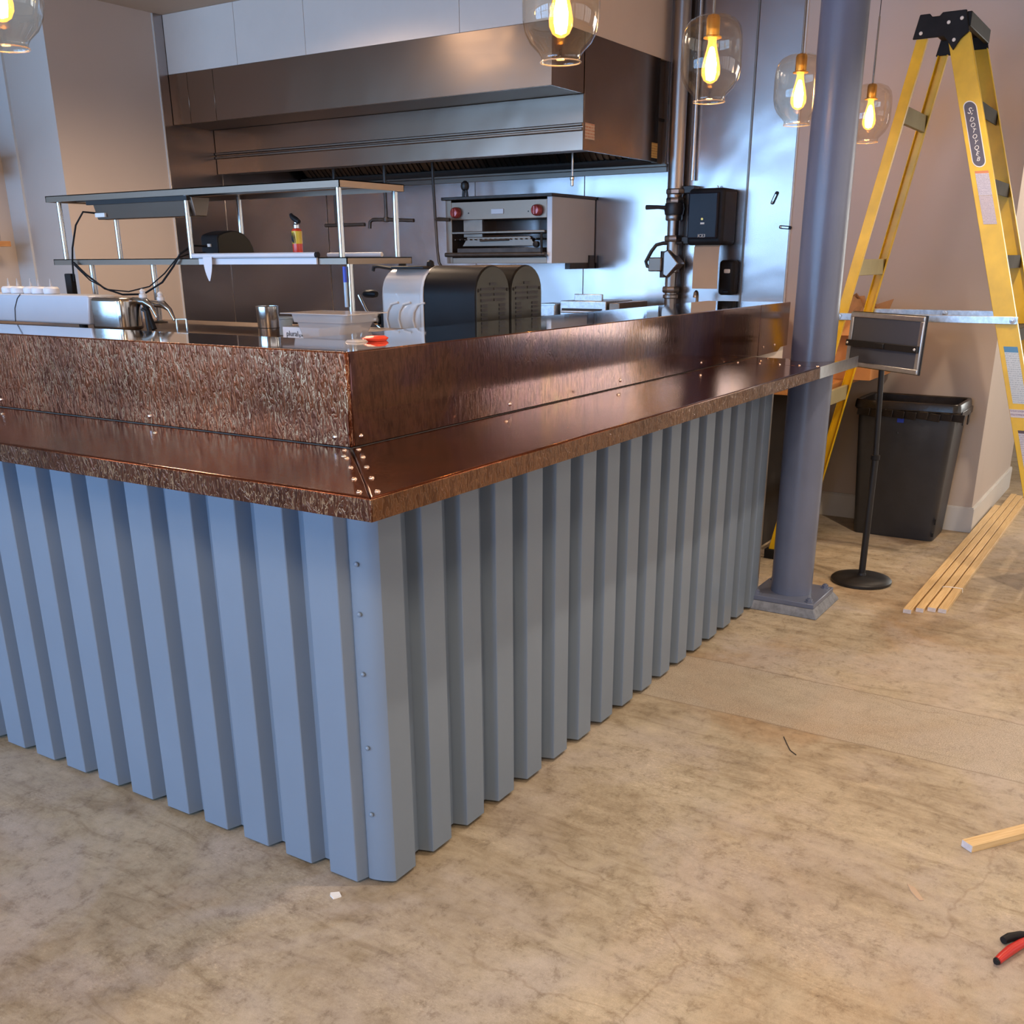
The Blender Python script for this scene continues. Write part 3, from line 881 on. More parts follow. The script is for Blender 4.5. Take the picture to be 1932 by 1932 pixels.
MB().box(4.22, 1.655, 1.132, 4.6, 1.725, 1.225).build('casing', 'ashend', bk, bevel=0.004)

# hand sink
sk = thing('hand_sink', 'stainless hand sink with dark rim under the towel dispenser', 'sink', (4.5, 1.2, 0))
MB().box(4.33, 0.93, 1.03, 4.72, 1.47, 1.165).build('basin', 'steelshelf', sk, bevel=0.01)
MB().box(4.31, 0.91, 1.165, 4.725, 1.49, 1.185).build('rim', 'ashend', sk, bevel=0.004)
MB().box(4.60, 1.15, 0, 4.72, 1.25, 1.04).build('pedestal', 'steelshelf', sk)
MB().tube([(4.60, 1.33, 1.185), (4.60, 1.33, 1.26), (4.592, 1.33, 1.276), (4.578, 1.33, 1.282), (4.562, 1.33, 1.276), (4.555, 1.33, 1.25)], 0.009, 10).build('faucet', 'chrome', sk)
cb = MB().prism([(0.88, 1.186), (1.17, 1.186), (1.15, 1.206), (1.10, 1.212), (0.90, 1.214)], 4.45, 4.70, 'x').build('cutting_board', 'white', None, bevel=0.004)
tag(cb, 'white cutting board lying on the sink at the right end of the steel wall', 'cutting board')

# ---------------------------------------------------------------- the bar
bar = thing('bar_counter', 'L-shaped bar clad in slate blue corrugated metal with a hammered copper ledge and splash', 'bar', (0.235, 0.235, 0))
MB().prism([(0.285, 0.285), (2.90, 0.285), (2.90, 0.58), (0.58, 0.58), (0.58, 3.4), (0.285, 3.4)], 0.01, 1.02).build('knee_wall', 'dark', bar, smooth=False)
MB().prism([(0.381, 0.381), (3.385, 0.381), (3.385, 0.58), (0.58, 0.58), (0.58, 3.4), (0.381, 3.4)], 1.022, 1.262).build('upper_wall', 'soffit', bar, smooth=False)


def sheet(edges, lo, hi, axis, a0, a1, first_back, last_back):
    """corrugated sheet: rib flats at lo, valleys at hi; edges = list of (start,end) of rib flats"""
    pts = [(a0, hi)] if first_back else []
    for s0, s1 in edges:
        pts += [(s0 - 0.013, hi), (s0 - 0.0008, lo + 0.0016), (s0 + 0.0012, lo), (s1 - 0.0012, lo), (s1 + 0.0008, lo + 0.0016), (s1 + 0.013, hi)]
    pts.append((a1, hi))
    back = [(p[0], p[1] + 0.0025) for p in pts][::-1]
    ring = pts + back
    if axis == 'y':
        ring = [(p[1], p[0]) for p in ring]
    return MB().prism(ring, 0.014, 1.024)


# left face (x = 0.235): ribs every 0.154 m, sheets of six ribs
LF = [(0.314 + 0.1542 * k, 0.314 + 0.1542 * k + 0.089) for k in range(20)]
for s in range(0, 18, 6):
    e = LF[s:s + 6]
    a0 = 0.296 if s == 0 else e[0][0] - 0.040
    a1 = e[-1][1] + 0.0245
    sheet(e, 0.235, 0.274, 'y', a0, a1, True, True).build('corrugated_sheet', 'paint', bar, ang=28)
RF = [(0.373 + 0.1553 * k - 0.081, 0.373 + 0.1553 * k) for k in range(1, 17)]
for s in range(0, 16, 6):
    e = RF[s:s + 6]
    a0 = e[0][0] - 0.045
    a1 = e[-1][1] + (0.0285 if s + 6 < 16 else 0.045)
    sheet(e, 0.235, 0.274, 'x', a0, a1, True, True).build('corrugated_sheet', 'paint', bar, ang=28)
pts = [(0.2705, 0.3085), (0.2650, 0.2990), (0.2665, 0.285), (0.274, 0.262), (0.286, 0.240), (0.292, 0.235), (0.371, 0.235), (0.374, 0.238), (0.379, 0.2715), (0.405, 0.2715)]
cf = MB().prism(pts + [(p[0] + 0.0025, p[1] + 0.0025) for p in pts[::-1]], 0.013, 1.0235).build('corner_flashing', 'paint', bar, ang=24)
rv = None
for z in (0.835, 0.717, 0.570, 0.380, 0.200):
    if rv is None:
        rv = MB().lathe([(0.0062, 0.0), (0.0055, -0.0025), (0.003, -0.0045), (0.0004, -0.005)], (0.2655, 0.281, z), 12, 'x').build('rivet', 'paint', cf)
        z00 = ORG[rv.name].z - z
    else:
        dup(rv, 'rivet', cf, (ORG[rv.name].x, ORG[rv.name].y, z + z00))
MB().box(2.898, 0.262, 0.012, 2.955, 0.60, 1.02).build('end_panel', 'ashend', bar, bevel=0.002)
MB().box(2.935, 0.165, 0.955, 2.952, 0.262, 1.022).build('bracket', 'ashend', bar, bevel=0.003)

# copper ledge, mitred at the corner
RIV = [None, None]


def rivet(parent, p, up, bright=False):
    i = {'z': 0, 'x': 1, 'y': 2}[up]
    while len(RIV) < 6:
        RIV.append(None)
    key = i + (3 if bright else 0)
    c = Vector(p)
    if RIV[key] is None:
        prof = [(0.0060, 0.0), (0.0054, 0.0020), (0.0035, 0.0036), (0.0005, 0.0042)]
        if up != 'z':
            prof = [(r, -h) for r, h in prof]
        o = MB().lathe(prof, c, 12, up).build('rivet', 'rivetw' if bright else 'rivet', parent)
        RIV[key] = (o, ORG[o.name] - c)
        return o
    o, d = RIV[key]
    return dup(o, 'rivet', parent, c + d)


L1 = MB().prism([(0, 0), (0.3665, 0.3665), (0.3665, 3.4), (0, 3.4)], 1.0255, 1.07).build('ledge_sheet', 'copper_t', bar, bevel=0.004)
L2 = MB().prism([(0.0012, 0), (2.690, 0), (2.690, 0.3665), (0.3677, 0.3665)], 1.0255, 1.07).build('ledge_sheet', 'copper_t', bar, bevel=0.004)
ccx, ccy, cr = 2.973, 0.116, 0.089
arc = [(ccx + 0.093 * math.cos(t), ccy + 0.093 * math.sin(t)) for t in [(-PI / 2) - PI * i / 14 for i in range(15)]]
L3 = MB().prism([(2.692, 0)] + [(ccx, 0.0)] + arc + [(ccx, 0.3665), (2.692, 0.3665)], 1.0255, 1.0698).build('ledge_sheet', 'copper_t', bar, bevel=0.002)
# hammered front lips
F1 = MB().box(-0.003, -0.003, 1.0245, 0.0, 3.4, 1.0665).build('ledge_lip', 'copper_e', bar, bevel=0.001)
F2 = MB().box(0.0002, -0.003, 1.0245, 2.690, 0.0, 1.0665).build('ledge_lip', 'copper_f', bar, bevel=0.001)
F3 = MB().box(2.692, -0.004, 1.0245, 3.235, -0.0005, 1.0705).build('ledge_lip', 'alu', bar, bevel=0.001, label='bare brownish metal lip sticking out past the column')
# splash
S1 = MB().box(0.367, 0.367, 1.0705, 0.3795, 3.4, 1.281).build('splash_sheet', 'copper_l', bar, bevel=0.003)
S2 = MB().box(0.380, 0.367, 1.0705, 3.010, 0.3795, 1.281).build('splash_sheet', 'copper_r', bar, bevel=0.003)
S3 = MB().prism([(3.012, 1.0705), (3.27, 1.072), (3.31, 1.088), (3.395, 1.09), (3.398, 1.281), (3.012, 1.281)], 0.367, 0.3795, 'y').build('splash_sheet', 'copper_r', bar, bevel=0.002)
CP = MB().prism([(0.381, 0.381), (3.395, 0.381), (3.395, 0.765), (0.655, 0.765), (0.655, 3.4), (0.381, 3.4)], 1.263, 1.2795).build('steel_cap', 'steelcap', bar, bevel=0.001, label='mirror-bright stainless cap on top of the bar wall')
for p in [(.345, .359), (.272, .288), (.198, .212), (.113, .129), (.028, .043)]:
    rivet(L1, (p[0] - 0.004, p[1] + 0.004, 1.07), 'z')
for p in [(.362, .345), (.295, .275), (.214, .196), (.131, .113), (.042, .024)]:
    rivet(L2, (p[0] + 0.003, p[1] - 0.003, 1.07), 'z')
for y in (0.936, 0.316, 1.583, 2.20, 2.82):
    rivet(L1, (0.285, y, 1.07), 'z', True)
for x in (0.887, 1.533, 2.186):
    rivet(L2, (x, 0.285, 1.07), 'z')
for p in ((2.702, .340), (2.702, .247), (2.702, .165), (2.702, .085), (2.702, .012), (2.82, .285), (2.935, .295)):
    rivet(L3, (p[0], p[1], 1.0698), 'z')
for y in (1.055, 0.413, 1.716, 2.35, 3.0):
    rivet(S1, (0.367, y, 1.092), 'x', True)
for x in (0.404, 1.033, 1.706, 2.387):
    rivet(S2, (x, 0.367, 1.093), 'y')
rivet(S3, (3.074, 0.367, 1.104), 'y')
rivet(S3, (3.22, 0.367, 1.104), 'y')

# ---------------------------------------------------------------- steel column
cm = thing('steel_column', 'round slate grey steel column rising through the end of the copper ledge', 'column', (ccx, ccy, 0))
gr_ = [[(ccx + s * hx, ccy + t * hx, z) for s, t in ((-1, -1), (1, -1), (1, 1), (-1, 1))] for z, hx in ((0.0, 0.172), (0.012, 0.168), (0.038, 0.150))]
MB().loft(gr_).build('grout_pad', 'grout', cm, bevel=0.004)
MB().box(ccx - 0.148, ccy - 0.148, 0.038, ccx + 0.148, ccy + 0.148, 0.060).build('base_plate', 'column', cm, bevel=0.003)
MB().cyl((ccx, ccy, 0.058), (ccx, ccy, CZ), cr, n=48).build('shaft', 'column', cm)
bt = None
for s, t in ((-1, -1), (1, -1), (1, 1), (-1, 1)):
    p = (ccx + s * 0.118, ccy + t * 0.118, 0.060)
    if bt is None:
        bt = MB().lathe([(0.020, 0), (0.020, 0.003), (0.0145, 0.0035), (0.0145, 0.014), (0.008, 0.0145), (0.008, 0.019), (0.001, 0.0195)], p, 6).build('bolt', 'column', cm)
    else:
        dup(bt, 'bolt', cm, p)

# ---------------------------------------------------------------- pendant lamps
def pendant(x, y, zb, label, rod=0.28):
    p = thing('pendant_lamp', label, 'lamp', (x, y, zb), 'edison bulb pendants over the bar')
    R = 0.099
    prof = [(0.052, 0.0), (0.051, 0.004), (0.050, 0.012), (0.056, 0.022), (0.078, 0.043), (0.092, 0.068), (0.0985, 0.098), (R, 0.130), (R, 0.165), (0.097, 0.195), (0.090, 0.220), (0.074, 0.240), (0.048, 0.252), (0.020, 0.256)]
    MB().lathe(prof, (x, y, zb), 40, cap=False).build('glass_shade', 'glass', p, ang=80)
    MB().lathe([(0.0535, 0.0), (0.0545, 0.0015), (0.0535, 0.003), (0.051, 0.003), (0.050, 0.0015), (0.051, 0.0)], (x, y, zb), 40, cap=False).build('shade_rim', 'rimglass', p)
    MB().cyl((x, y, zb + 0.256 + rod), (x, y, CZ), 0.0018, n=8).build('cord', 'black', p)
    MB().cyl((x, y, zb + 0.255), (x, y, zb + 0.256 + rod), 0.0045, n=12).build('stem', 'chrome', p)
    MB().lathe([(0.019, 0.192), (0.022, 0.196), (0.022, 0.246), (0.018, 0.254), (0.004, 0.258)], (x, y, zb), 20).build('socket', 'brass', p)
    MB().lathe([(0.018, 0.186), (0.030, 0.188), (0.030, 0.192), (0.018, 0.194)], (x, y, zb), 20).build('socket_ring', 'brass', p)
    b_ = MB().lathe([(0.001, 0.056), (0.010, 0.058), (0.022, 0.066), (0.030, 0.082), (0.031, 0.098), (0.026, 0.125), (0.018, 0.155), (0.014, 0.175), (0.014, 0.188)], (x, y, zb), 24).build('bulb', 'bulbglass', p, ang=80)
    MB().lathe([(0.001, 0.064), (0.014, 0.068), (0.0180, 0.088), (0.0185, 0.115), (0.0125, 0.145), (0.007, 0.162), (0.001, 0.165)], (x, y, zb), 14).build('filament', 'filament', b_, ang=80)
    MB().lathe([(0.04, CZ - zb - 0.02), (0.045, CZ - zb - 0.018), (0.045, CZ - zb), (0.02, CZ - zb)], (x, y, zb), 20).build('ceiling_canopy', 'blackmat', p)
    d = bpy.data.lights.new('bulb_light', 'POINT')
    d.energy, d.color, d.shadow_soft_size = 19.0, (1.0, 0.50, 0.17), 0.022
    o = bpy.data.objects.new('bulb_light', d)
    o.location = (x, y, zb + 0.115)
    COL.objects.link(o)


pendant(0.30, 1.325, 1.952, 'glass pendant lamp with glowing edison bulb at the top left corner of the photo')
pendant(0.22, 0.30, 1.95, 'glass pendant lamp hanging above the inner corner of the bar, just out of frame')
pendant(1.18, 0.30, 1.945, 'largest of the row of glass pendant lamps, in front of the hood\'s right edge')
pendant(2.165, 0.30, 1.958, 'glass pendant lamp hanging in front of the stainless panels right of the gas pipe')
pendant(3.08, 0.302, 1.972, 'glass pendant lamp half hidden by the left side of the column')
pendant(4.14, 0.30, 1.992, 'farthest glass pendant lamp, between the column and the yellow ladder')

# ---------------------------------------------------------------- step ladder
ld = thing('step_ladder', 'tall yellow fibreglass step ladder with black top cap standing open behind the column', 'ladder', (3.9, -0.2, 0))


def nx(z):
    return 3.635 + 0.045 * z / 2.4


def fx(z):
    return 4.185 - 0.055 * z / 2.4


def fyl(z):
    return -0.102 - 0.308 * (2.368 - z)      # leading (+Y) edge of the front rails


def ryl(z):
    return 0.440 - 0.193 * z                 # rear rails, mid line


def rail_c(side, zlo, zhi, yfun, dw, fl, th=0.004):
    """C-section rail; web faces outward, flanges point inward"""
    rings = []
    for z in (zlo, zhi):
        y = yfun(z)
        x = nx(z) if side < 0 else fx(z)
        s = 1 if side < 0 else -1
        rings.append([(x, y, z), (x + s * fl, y, z), (x + s * fl, y - th, z), (x + s * th, y - th, z), (x + s * th, y - dw + th, z), (x + s * fl, y - dw + th, z), (x + s * fl, y - dw, z), (x, y - dw, z)])
    return MB().loft(rings)


for s in (-1, 1):
    rail_c(s, 0.03, 2.345, fyl, 0.090, 0.030).build('front_rail', 'yellow', ld, bevel=0.0015)
    rail_c(s, 0.03, 2.335, lambda z: ryl(z) + 0.022, 0.044, 0.026).build('rear_rail', 'yellow', ld, bevel=0.0015)
    x = nx(0) if s < 0 else fx(0)
    MB().box(x - 0.02, fyl(0) - 0.105, 0.0, x + 0.035, fyl(0) + 0.01, 0.035).build('foot', 'black', ld, bevel=0.004)
    MB().box(x - 0.015, ryl(0) - 0.035, 0.0, x + 0.03, ryl(0) + 0.03, 0.05).build('foot', 'black', ld, bevel=0.004)
for i in range(7):
    z = 2.085 - 0.3048 * i
    y = fyl(z)
    MB().box(nx(z) + 0.005, y - 0.086, z - 0.006, fx(z) - 0.005, y - 0.006, z).box(nx(z) + 0.005, y - 0.088, z - 0.055, fx(z) - 0.005, y - 0.084, z).box(nx(z) + 0.005, y - 0.024, z - 0.040, fx(z) - 0.005, y - 0.020, z).build('step', 'stepgrey', ld)
for z in (2.055, 1.425, 0.805, 0.30):
    y = ryl(z)
    MB().box(nx(z) + 0.0045, y - 0.014, z - 0.036, fx(z) - 0.0045, y + 0.006, z + 0.036).build('rear_brace', 'brace', ld, bevel=0.002)
# top cap
cap_z0, cap_z1 = 2.335, 2.425
cp = MB()
yA, yB = ryl(2.38) + 0.035, fyl(2.38) - 0.100
cp.prism([(yA + 0.01, cap_z0), (yA - 0.01, cap_z1), (yA - 0.05, cap_z1), (yA - 0.06, cap_z1 - 0.012), (yA - 0.09, cap_z1 - 0.012), (yA - 0.10, cap_z1), (yB + 0.02, cap_z1), (yB, cap_z0 + 0.01), (yB + 0.03, cap_z0 - 0.015), (yB + 0.055, cap_z0 - 0.055), (yB + 0.085, cap_z0 - 0.015), (yB + 0.10, cap_z0)], nx(2.38) - 0.014, nx(2.38) - 0.001, 'x')
cp.prism([(yA + 0.01, cap_z0), (yA - 0.01, cap_z1), (yB + 0.02, cap_z1), (yB, cap_z0 + 0.01), (yB + 0.055, cap_z0 - 0.055), (yB + 0.10, cap_z0)], fx(2.38) + 0.001, fx(2.38) + 0.014, 'x')
cp.box(nx(2.38) - 0.001, yB + 0.02, cap_z1 - 0.03, fx(2.38) + 0.001, yA - 0.01, cap_z1 - 0.012)
cp.box(nx(2.38) - 0.001, yB, cap_z0 + 0.03, fx(2.38) + 0.001, yB + 0.02, cap_z1 - 0.005)
tc_ = cp.build('top_cap', 'black', ld, bevel=0.003)
for (yy, zz) in ((yA - 0.022, 2.355), (yB + 0.085, 2.385), (yB + 0.035, 2.395), (yB + 0.056, 2.318)):
    MB().lathe([(0.0075, 0), (0.006, -0.003), (0.001, -0.0045)], (nx(2.38) - 0.014, yy, zz), 10, 'x').build('rivet', 'whiteink', tc_)
# spreaders
for x0 in (nx(1.2) - 0.008, fx(1.2) + 0.004):
    yF, yR = fyl(1.21) - 0.075, ryl(1.21) + 0.01
    ym = (yF + yR) / 2
    zz = 1.209
    sp_ = MB().box(x0, yF - 0.02, zz - 0.016, x0 + 0.004, ym + 0.02, zz + 0.016).build('spreader', 'galv', ld, bevel=0.002)
    MB().box(x0 + 0.004, ym - 0.02, zz - 0.016, x0 + 0.008, yR + 0.02, zz + 0.016).build('spreader', 'galv', ld, bevel=0.002)
    for yy in (yF, ym, yR):
        MB().lathe([(0.014, 0), (0.013, -0.003), (0.007, -0.004), (0.006, -0.007), (0.001, -0.008)], (x0, yy, zz), 14, 'x').build('rivet', 'alu', sp_)


# labels on the near front rail (flat, on the web's outer face)
def label_quad(name, mat, z0, z1, ya, yb, off=0.0006):
    vs = []
    n = Vector((-1, 0, 0.0))
    for z, t in ((z1, ya), (z1, yb), (z0, yb), (z0, ya)):
        vs.append(Vector((nx(z) - 0.0003, fyl(z) - t, z)))
    ring2 = [v + n * off for v in vs]
    return MB().loft([vs, ring2]).build(name, mat, ld, smooth=False)


def pill(name, mat, z0, z1, ya, yb, off):
    rr = (yb - ya) / 2
    ym = (ya + yb) / 2
    pts = []
    for i in range(13):
        t = PI * i / 12
        pts.append((z1 - rr + rr * math.sin(t), ym + rr * math.cos(t)))
    for i in range(13):
        t = PI + PI * i / 12
        pts.append((z0 + rr + rr * math.sin(t), ym + rr * math.cos(t)))
    v0 = [Vector((nx(z) - 0.0003, fyl(z) - t, z)) for z, t in pts]
    v1 = [v + Vector((-off, 0, 0)) for v in v0]
    return MB().loft([v0, v1]).build(name, mat, ld, smooth=False)


pl_b = pill('plaque_border', 'whiteink', 1.826, 2.085, 0.016, 0.070, 0.0006)
pl_ = pill('plaque', 'plaque', 1.830, 2.081, 0.0195, 0.0665, 0.0010)
dn = Vector((0, 0, -1)) + Vector((0, -0.308, 0))   # down the rail
dn.normalize()
letters = [('D', 2.012), ('O', 1.990), ('T', 1.968), ('O', 1.946), ('Y', 1.924), ('Q', 1.902), ('E', 1.880), ('B', 1.858)]
for ch, z in letters:
    txt(ch, 0.024, 'lettering', 'whiteink', ld, (nx(z) - 0.0018, fyl(z) - 0.043, z), (0, -0.97, -0.18), (0, -0.18, 0.97), 0.0003)
txt('S;', 0.034, 'lettering', 'whiteink', ld, (nx(2.045) - 0.0018, fyl(2.045) - 0.043, 2.045), (0, -0.97, -0.18), (0, -0.18, 0.97), 0.0003)
label_quad('label', 'lbl_warn', 1.715, 1.812, 0.020, 0.074)
label_quad('label', 'lbl_data', 1.600, 1.714, 0.020, 0.074)
label_quad('label', 'lbl_blue', 0.86, 1.10, 0.020, 0.076)
label_quad('label', 'lbl_strip', 0.80, 0.835, 0.002, 0.088)
label_quad('label', 'lbl_dark', 0.50, 0.745, 0.022, 0.086)

# ---------------------------------------------------------------- sign stand
ss = thing('sign_stand', 'black sign stand with round base holding a small silver framed sign', 'sign stand', (3.472, -0.068, 0))
MB().lathe([(0.001, 0), (0.135, 0), (0.140, 0.004), (0.140, 0.014), (0.132, 0.022), (0.100, 0.030), (0.020, 0.034), (0.018, 0.045), (0.013, 0.047)], (3.472, -0.068, 0), 48).build('base', 'blackmat', ss)
MB().cyl((3.472, -0.068, 0.03), (3.472, -0.068, 0.60), 0.0155, n=20).build('lower_pole', 'blackmat', ss)
MB().cyl((3.472, -0.068, 0.60), (3.452, -0.050, 1.11), 0.0125, n=20).build('upper_pole', 'blackmat', ss)
MB().lathe([(0.016, -0.012), (0.020, -0.010), (0.020, 0.010), (0.014, 0.012)], (3.472, -0.068, 0.60), 20).build('collar', 'black', ss)
az, tilt = math.radians(52.8), 0.034
h_ = Vector((math.cos(az), math.sin(az), 0))
n_ = Vector((math.sin(az), -math.cos(az), 0))       # seen face normal side check below
if n_.dot(Vector((-1.375, -1.188, 0)) - Vector((3.43, -0.06, 0))) < 0:
    n_ = -n_
up_ = (Vector((0, 0, 1)) * math.cos(tilt) - n_ * math.sin(tilt)).normalized()
c_ = Vector((3.440, -0.056, 1.116))
fw_, fh_ = 0.240, 0.119
nn = up_.cross(h_).normalized()
if nn.dot(n_) < 0:
    nn = -nn
MB().obox(c_, h_, up_, nn, fw_, fh_, 0.004).build('backing_panel', 'panelgrey', ss)
MB().obox(c_ - nn * 0.006, h_, up_, nn, fw_ + 0.003, fh_ + 0.003, 0.003).build('outer_frame', 'blackmat', ss)
t_ = 0.011
for q, a_, b_ in ((up_ * (fh_ - t_), fw_, t_), (-up_ * (fh_ - t_), fw_, t_)):
    MB().obox(c_ + q + nn * 0.006, h_, up_, nn, a_, b_, 0.004).build('frame_bar', 'alu', ss, bevel=0.003)
for q in (h_ * (fw_ - t_), -h_ * (fw_ - t_)):
    MB().obox(c_ + q + nn * 0.006, h_, up_, nn, t_, fh_ - 2 * t_ + 0.001, 0.004).build('frame_bar', 'alu', ss, bevel=0.003)
MB().obox(c_ + nn * 0.018 - up_ * 0.016, h_, up_, nn, fw_ * 0.98, 0.014, 0.006).build('cross_bar', 'blackmat', ss, bevel=0.002)
MB().obox(c_ + nn * 0.024 - up_ * 0.016, h_, up_, nn, 0.03, 0.012, 0.006).build('clamp', 'blackmat', ss, bevel=0.003)
for s in (-1, 1):
    q = c_ + nn * 0.024 - up_ * 0.016 + h_ * (s * fw_ * 0.93)
    MB().cyl(q, q + nn * 0.004, 0.006, 0.004, 12).build('screw', 'whiteink', ss)

# ---------------------------------------------------------------- trash bin
tb = thing('trash_bin', 'tall slim charcoal plastic trash bin with black liner against the beige wall', 'bin', (4.55, 0.0, 0))


def rrect(x0, y0, x1, y1, r, z, n=4):
    out = []
    for cx_, cy_, a0 in ((x1 - r, y1 - r, 0), (x0 + r, y1 - r, PI / 2), (x0 + r, y0 + r, PI), (x1 - r, y0 + r, 1.5 * PI)):
        for i in range(n + 1):
            a = a0 + PI / 2 * i / n
            out.append((cx_ + r * math.cos(a), cy_ + r * math.sin(a), z))
    return out


MB().loft([rrect(4.405, -0.200, 4.690, 0.222, 0.03, 0.0), rrect(4.400, -0.206, 4.693, 0.226, 0.032, 0.01), rrect(4.365, -0.243, 4.712, 0.262, 0.035, 0.70)]).build('body', 'bin', tb)
for s in ((4.357, -0.21, 0.0), (4.357, 0.19, 0.0)):
    pass
MB().loft([rrect(4.355, -0.255, 4.716, 0.272, 0.035, 0.695), rrect(4.345, -0.265, 4.718, 0.282, 0.04, 0.705), rrect(4.348, -0.262, 4.718, 0.280, 0.04, 0.735), rrect(4.352, -0.258, 4.716, 0.276, 0.04, 0.748), rrect(4.372, -0.238, 4.70, 0.256, 0.03, 0.745), rrect(4.38, -0.230, 4.69, 0.25, 0.03, 0.60), rrect(4.43, -0.150, 4.64, 0.17, 0.03, 0.56)], cap=False).build('liner', 'bag', tb, bevel=0.003)
lf = MB()
for i in range(9):
    t0 = random.random()
    y = -0.255 + i * 0.06
    lf.obox((4.350 + 0.002 * t0, y, 0.685 - 0.012 * t0), (0.2, 0.97, 0.1 * t0), (0, -0.1, 1), (1, 0, 0), 0.035, 0.020, 0.004)
lf.obox((4.55, -0.264, 0.690), (1, 0, 0), (0, 0, 1), (0, 1, 0), 0.15, 0.018, 0.005)
lf.obox((4.62, -0.266, 0.655), (1, 0, 0.2), (0, 0, 1), (0, 1, 0), 0.02, 0.035, 0.004)
lf.obox((4.49, -0.262, 0.66), (1, 0, 0.2), (0, 0, 1), (0, 1, 0), 0.015, 0.03, 0.004)
lf.build('liner_folds', 'bag', tb, bevel=0.003)
MB().obox((4.3635, 0.03, 0.655), (0, 1, 0), (-0.05, 0, 1), (1, 0, 0.05), 0.017, 0.018, 0.001).build('blue_label', 'blue', tb, label='small blue recycling label')
MB().lathe([(0.006, 0), (0.004, -0.002), (0.001, -0.0025)], (4.3705, 0.04, 0.58), 10, 'x').build('button', 'bin', tb)
MB().box(4.394, -0.208, 0.03, 4.406, -0.196, 0.05).build('foot_notch', 'black', tb)
MB().box(4.391, -0.212, 0.10, 4.403, -0.204, 0.13).build('foot_notch', 'black', tb)

# ---------------------------------------------------------------- wood counter, added cabinet, cardboard box, paper
wc = thing('wood_counter', 'orange wooden counter top with the shade below built as an added dark cabinet behind the column', 'counter', (4.3, 0.7, 0))
MB().box(3.72, 0.315, 0.822, 4.718, 1.0, 0.856).build('top', 'counterwood', wc, bevel=0.003)
MB().box(3.76, 0.56, 0.0, 4.718, 0.98, 0.822).build('cabinet', 'dark', wc, bevel=0.003)  # added support, near-black for the shade under the counter
cx = thing('cardboard_box', 'open cardboard box on the orange wooden counter behind the sign', 'box', (4.45, 0.4, 0.856))
MB().box(4.26, 0.19, 0.857, 4.266, 0.62, 1.15).box(4.70, 0.19, 0.857, 4.706, 0.62, 1.15).box(4.266, 0.19, 0.857, 4.70, 0.196, 1.15).box(4.266, 0.614, 0.857, 4.70, 0.62, 1.15).box(4.266, 0.196, 0.857, 4.70, 0.614, 0.862).build('walls', 'card', cx)
MB().obox((4.23, 0.40, 1.125), (0.6, 0, 0.8), (0, 1, 0), (0.8, 0, -0.6), 0.05, 0.20, 0.002).build('flap', 'card', cx)
pp = MB()
rnd = random.Random(5)
for j, (cy0, cz0, sy, sz) in enumerate(((0.36, 1.13, 0.10, 0.15), (0.28, 1.12, 0.07, 0.10), (0.48, 1.12, 0.09, 0.10), (0.255, 1.13, 0.055, 0.10))):
    n = 14
    rings = []
    for i in range(9):
        ph = PI * i / 8
        ring = []
        for q in range(n):
            t0 = 2 * PI * q / n
            rr = 1 + rnd.uniform(-0.13, 0.13)
            ring.append((4.47 + 0.10 * rr * math.sin(ph) * math.cos(t0), cy0 + sy * rr * math.sin(ph) * math.sin(t0), cz0 - sz * rr * math.cos(ph) * 0.95))
        rings.append(ring)
    pp.loft(rings)
pp.prism([(0.16, 1.262), (0.30, 1.215), (0.30, 1.185), (0.18, 1.20)], 4.46, 4.463, 'x')
tag(pp.build('crumpled_paper', 'kraft', smooth=False), 'crumpled brown kraft paper sticking out of the cardboard box', 'paper')
ys_ = MB().box(3.72, 0.34, 0.857, 3.98, 0.52, 0.98).build('carton', 'card', None, bevel=0.003)
tag(ys_, 'small orange-brown carton on the wooden counter seen just right of the column', 'box')

# ---------------------------------------------------------------- boards on the floor
def board(p0, p1, w_, h, lab, grp, name='wood_strip', z=0.0):
    p0, p1 = Vector((p0[0], p0[1], z)), Vector((p1[0], p1[1], z))
    d = (p1 - p0).normalized()
    s = Vector((-d.y, d.x, 0))
    t = thing(name, lab, 'board', p0, grp)
    L = (p1 - p0).length
    mb = MB().box(0, -w_ / 2, 0, L, w_ / 2, h)
    me = mb.build('plank', 'board', None, bevel=0.0015)
    me.parent = t
    me.location = Vector((d.x, d.y, 0)) * (L / 2)
    me.rotation_euler = (0, 0, math.atan2(d.y, d.x))
    en = MB().box(-0.0012, -w_ / 2 + 0.001, 0.001, 0.0006, w_ / 2 - 0.001, h - 0.001).build('cut_end', 'boardend', None)
    en.parent = t
    en.location = (0, 0, 0.001)
    en.rotation_euler = (0, 0, math.atan2(d.y, d.x))
    return t


board((3.10, -0.365), (5.45, -0.377), 0.036, 0.020, 'pine strip nearest the wall in the row of strips on the floor', 'pine strips on the floor by the wall')
board((3.145, -0.408), (5.85, -0.416), 0.034, 0.020, 'pine strip with a dark end, second from the wall', 'pine strips on the floor by the wall')
board((3.18, -0.451), (5.82, -0.454), 0.036, 0.020, 'pine strip third from the wall, tied with string to its neighbour', 'pine strips on the floor by the wall')
board((3.185, -0.494), (5.75, -0.493), 0.036, 0.020, 'pine strip farthest from the wall in the row on the floor', 'pine strips on the floor by the wall')
stg = MB()
stg.tube([(3.52, -0.431, 0.002), (3.52, -0.431, 0.0215), (3.525, -0.452, 0.0225), (3.53, -0.490, 0.0225), (3.535, -0.514, 0.021), (3.535, -0.516, 0.002)], 0.002, 6)
tag(stg.build('string_tie', 'whiteink'), 'pale string tied round two of the pine strips', 'string')
board((1.222, -0.937), (1.222 + 1.10, -0.937 - 0.80), 0.037, 0.021, 'single pine strip on the floor at the right edge of the photo', None)

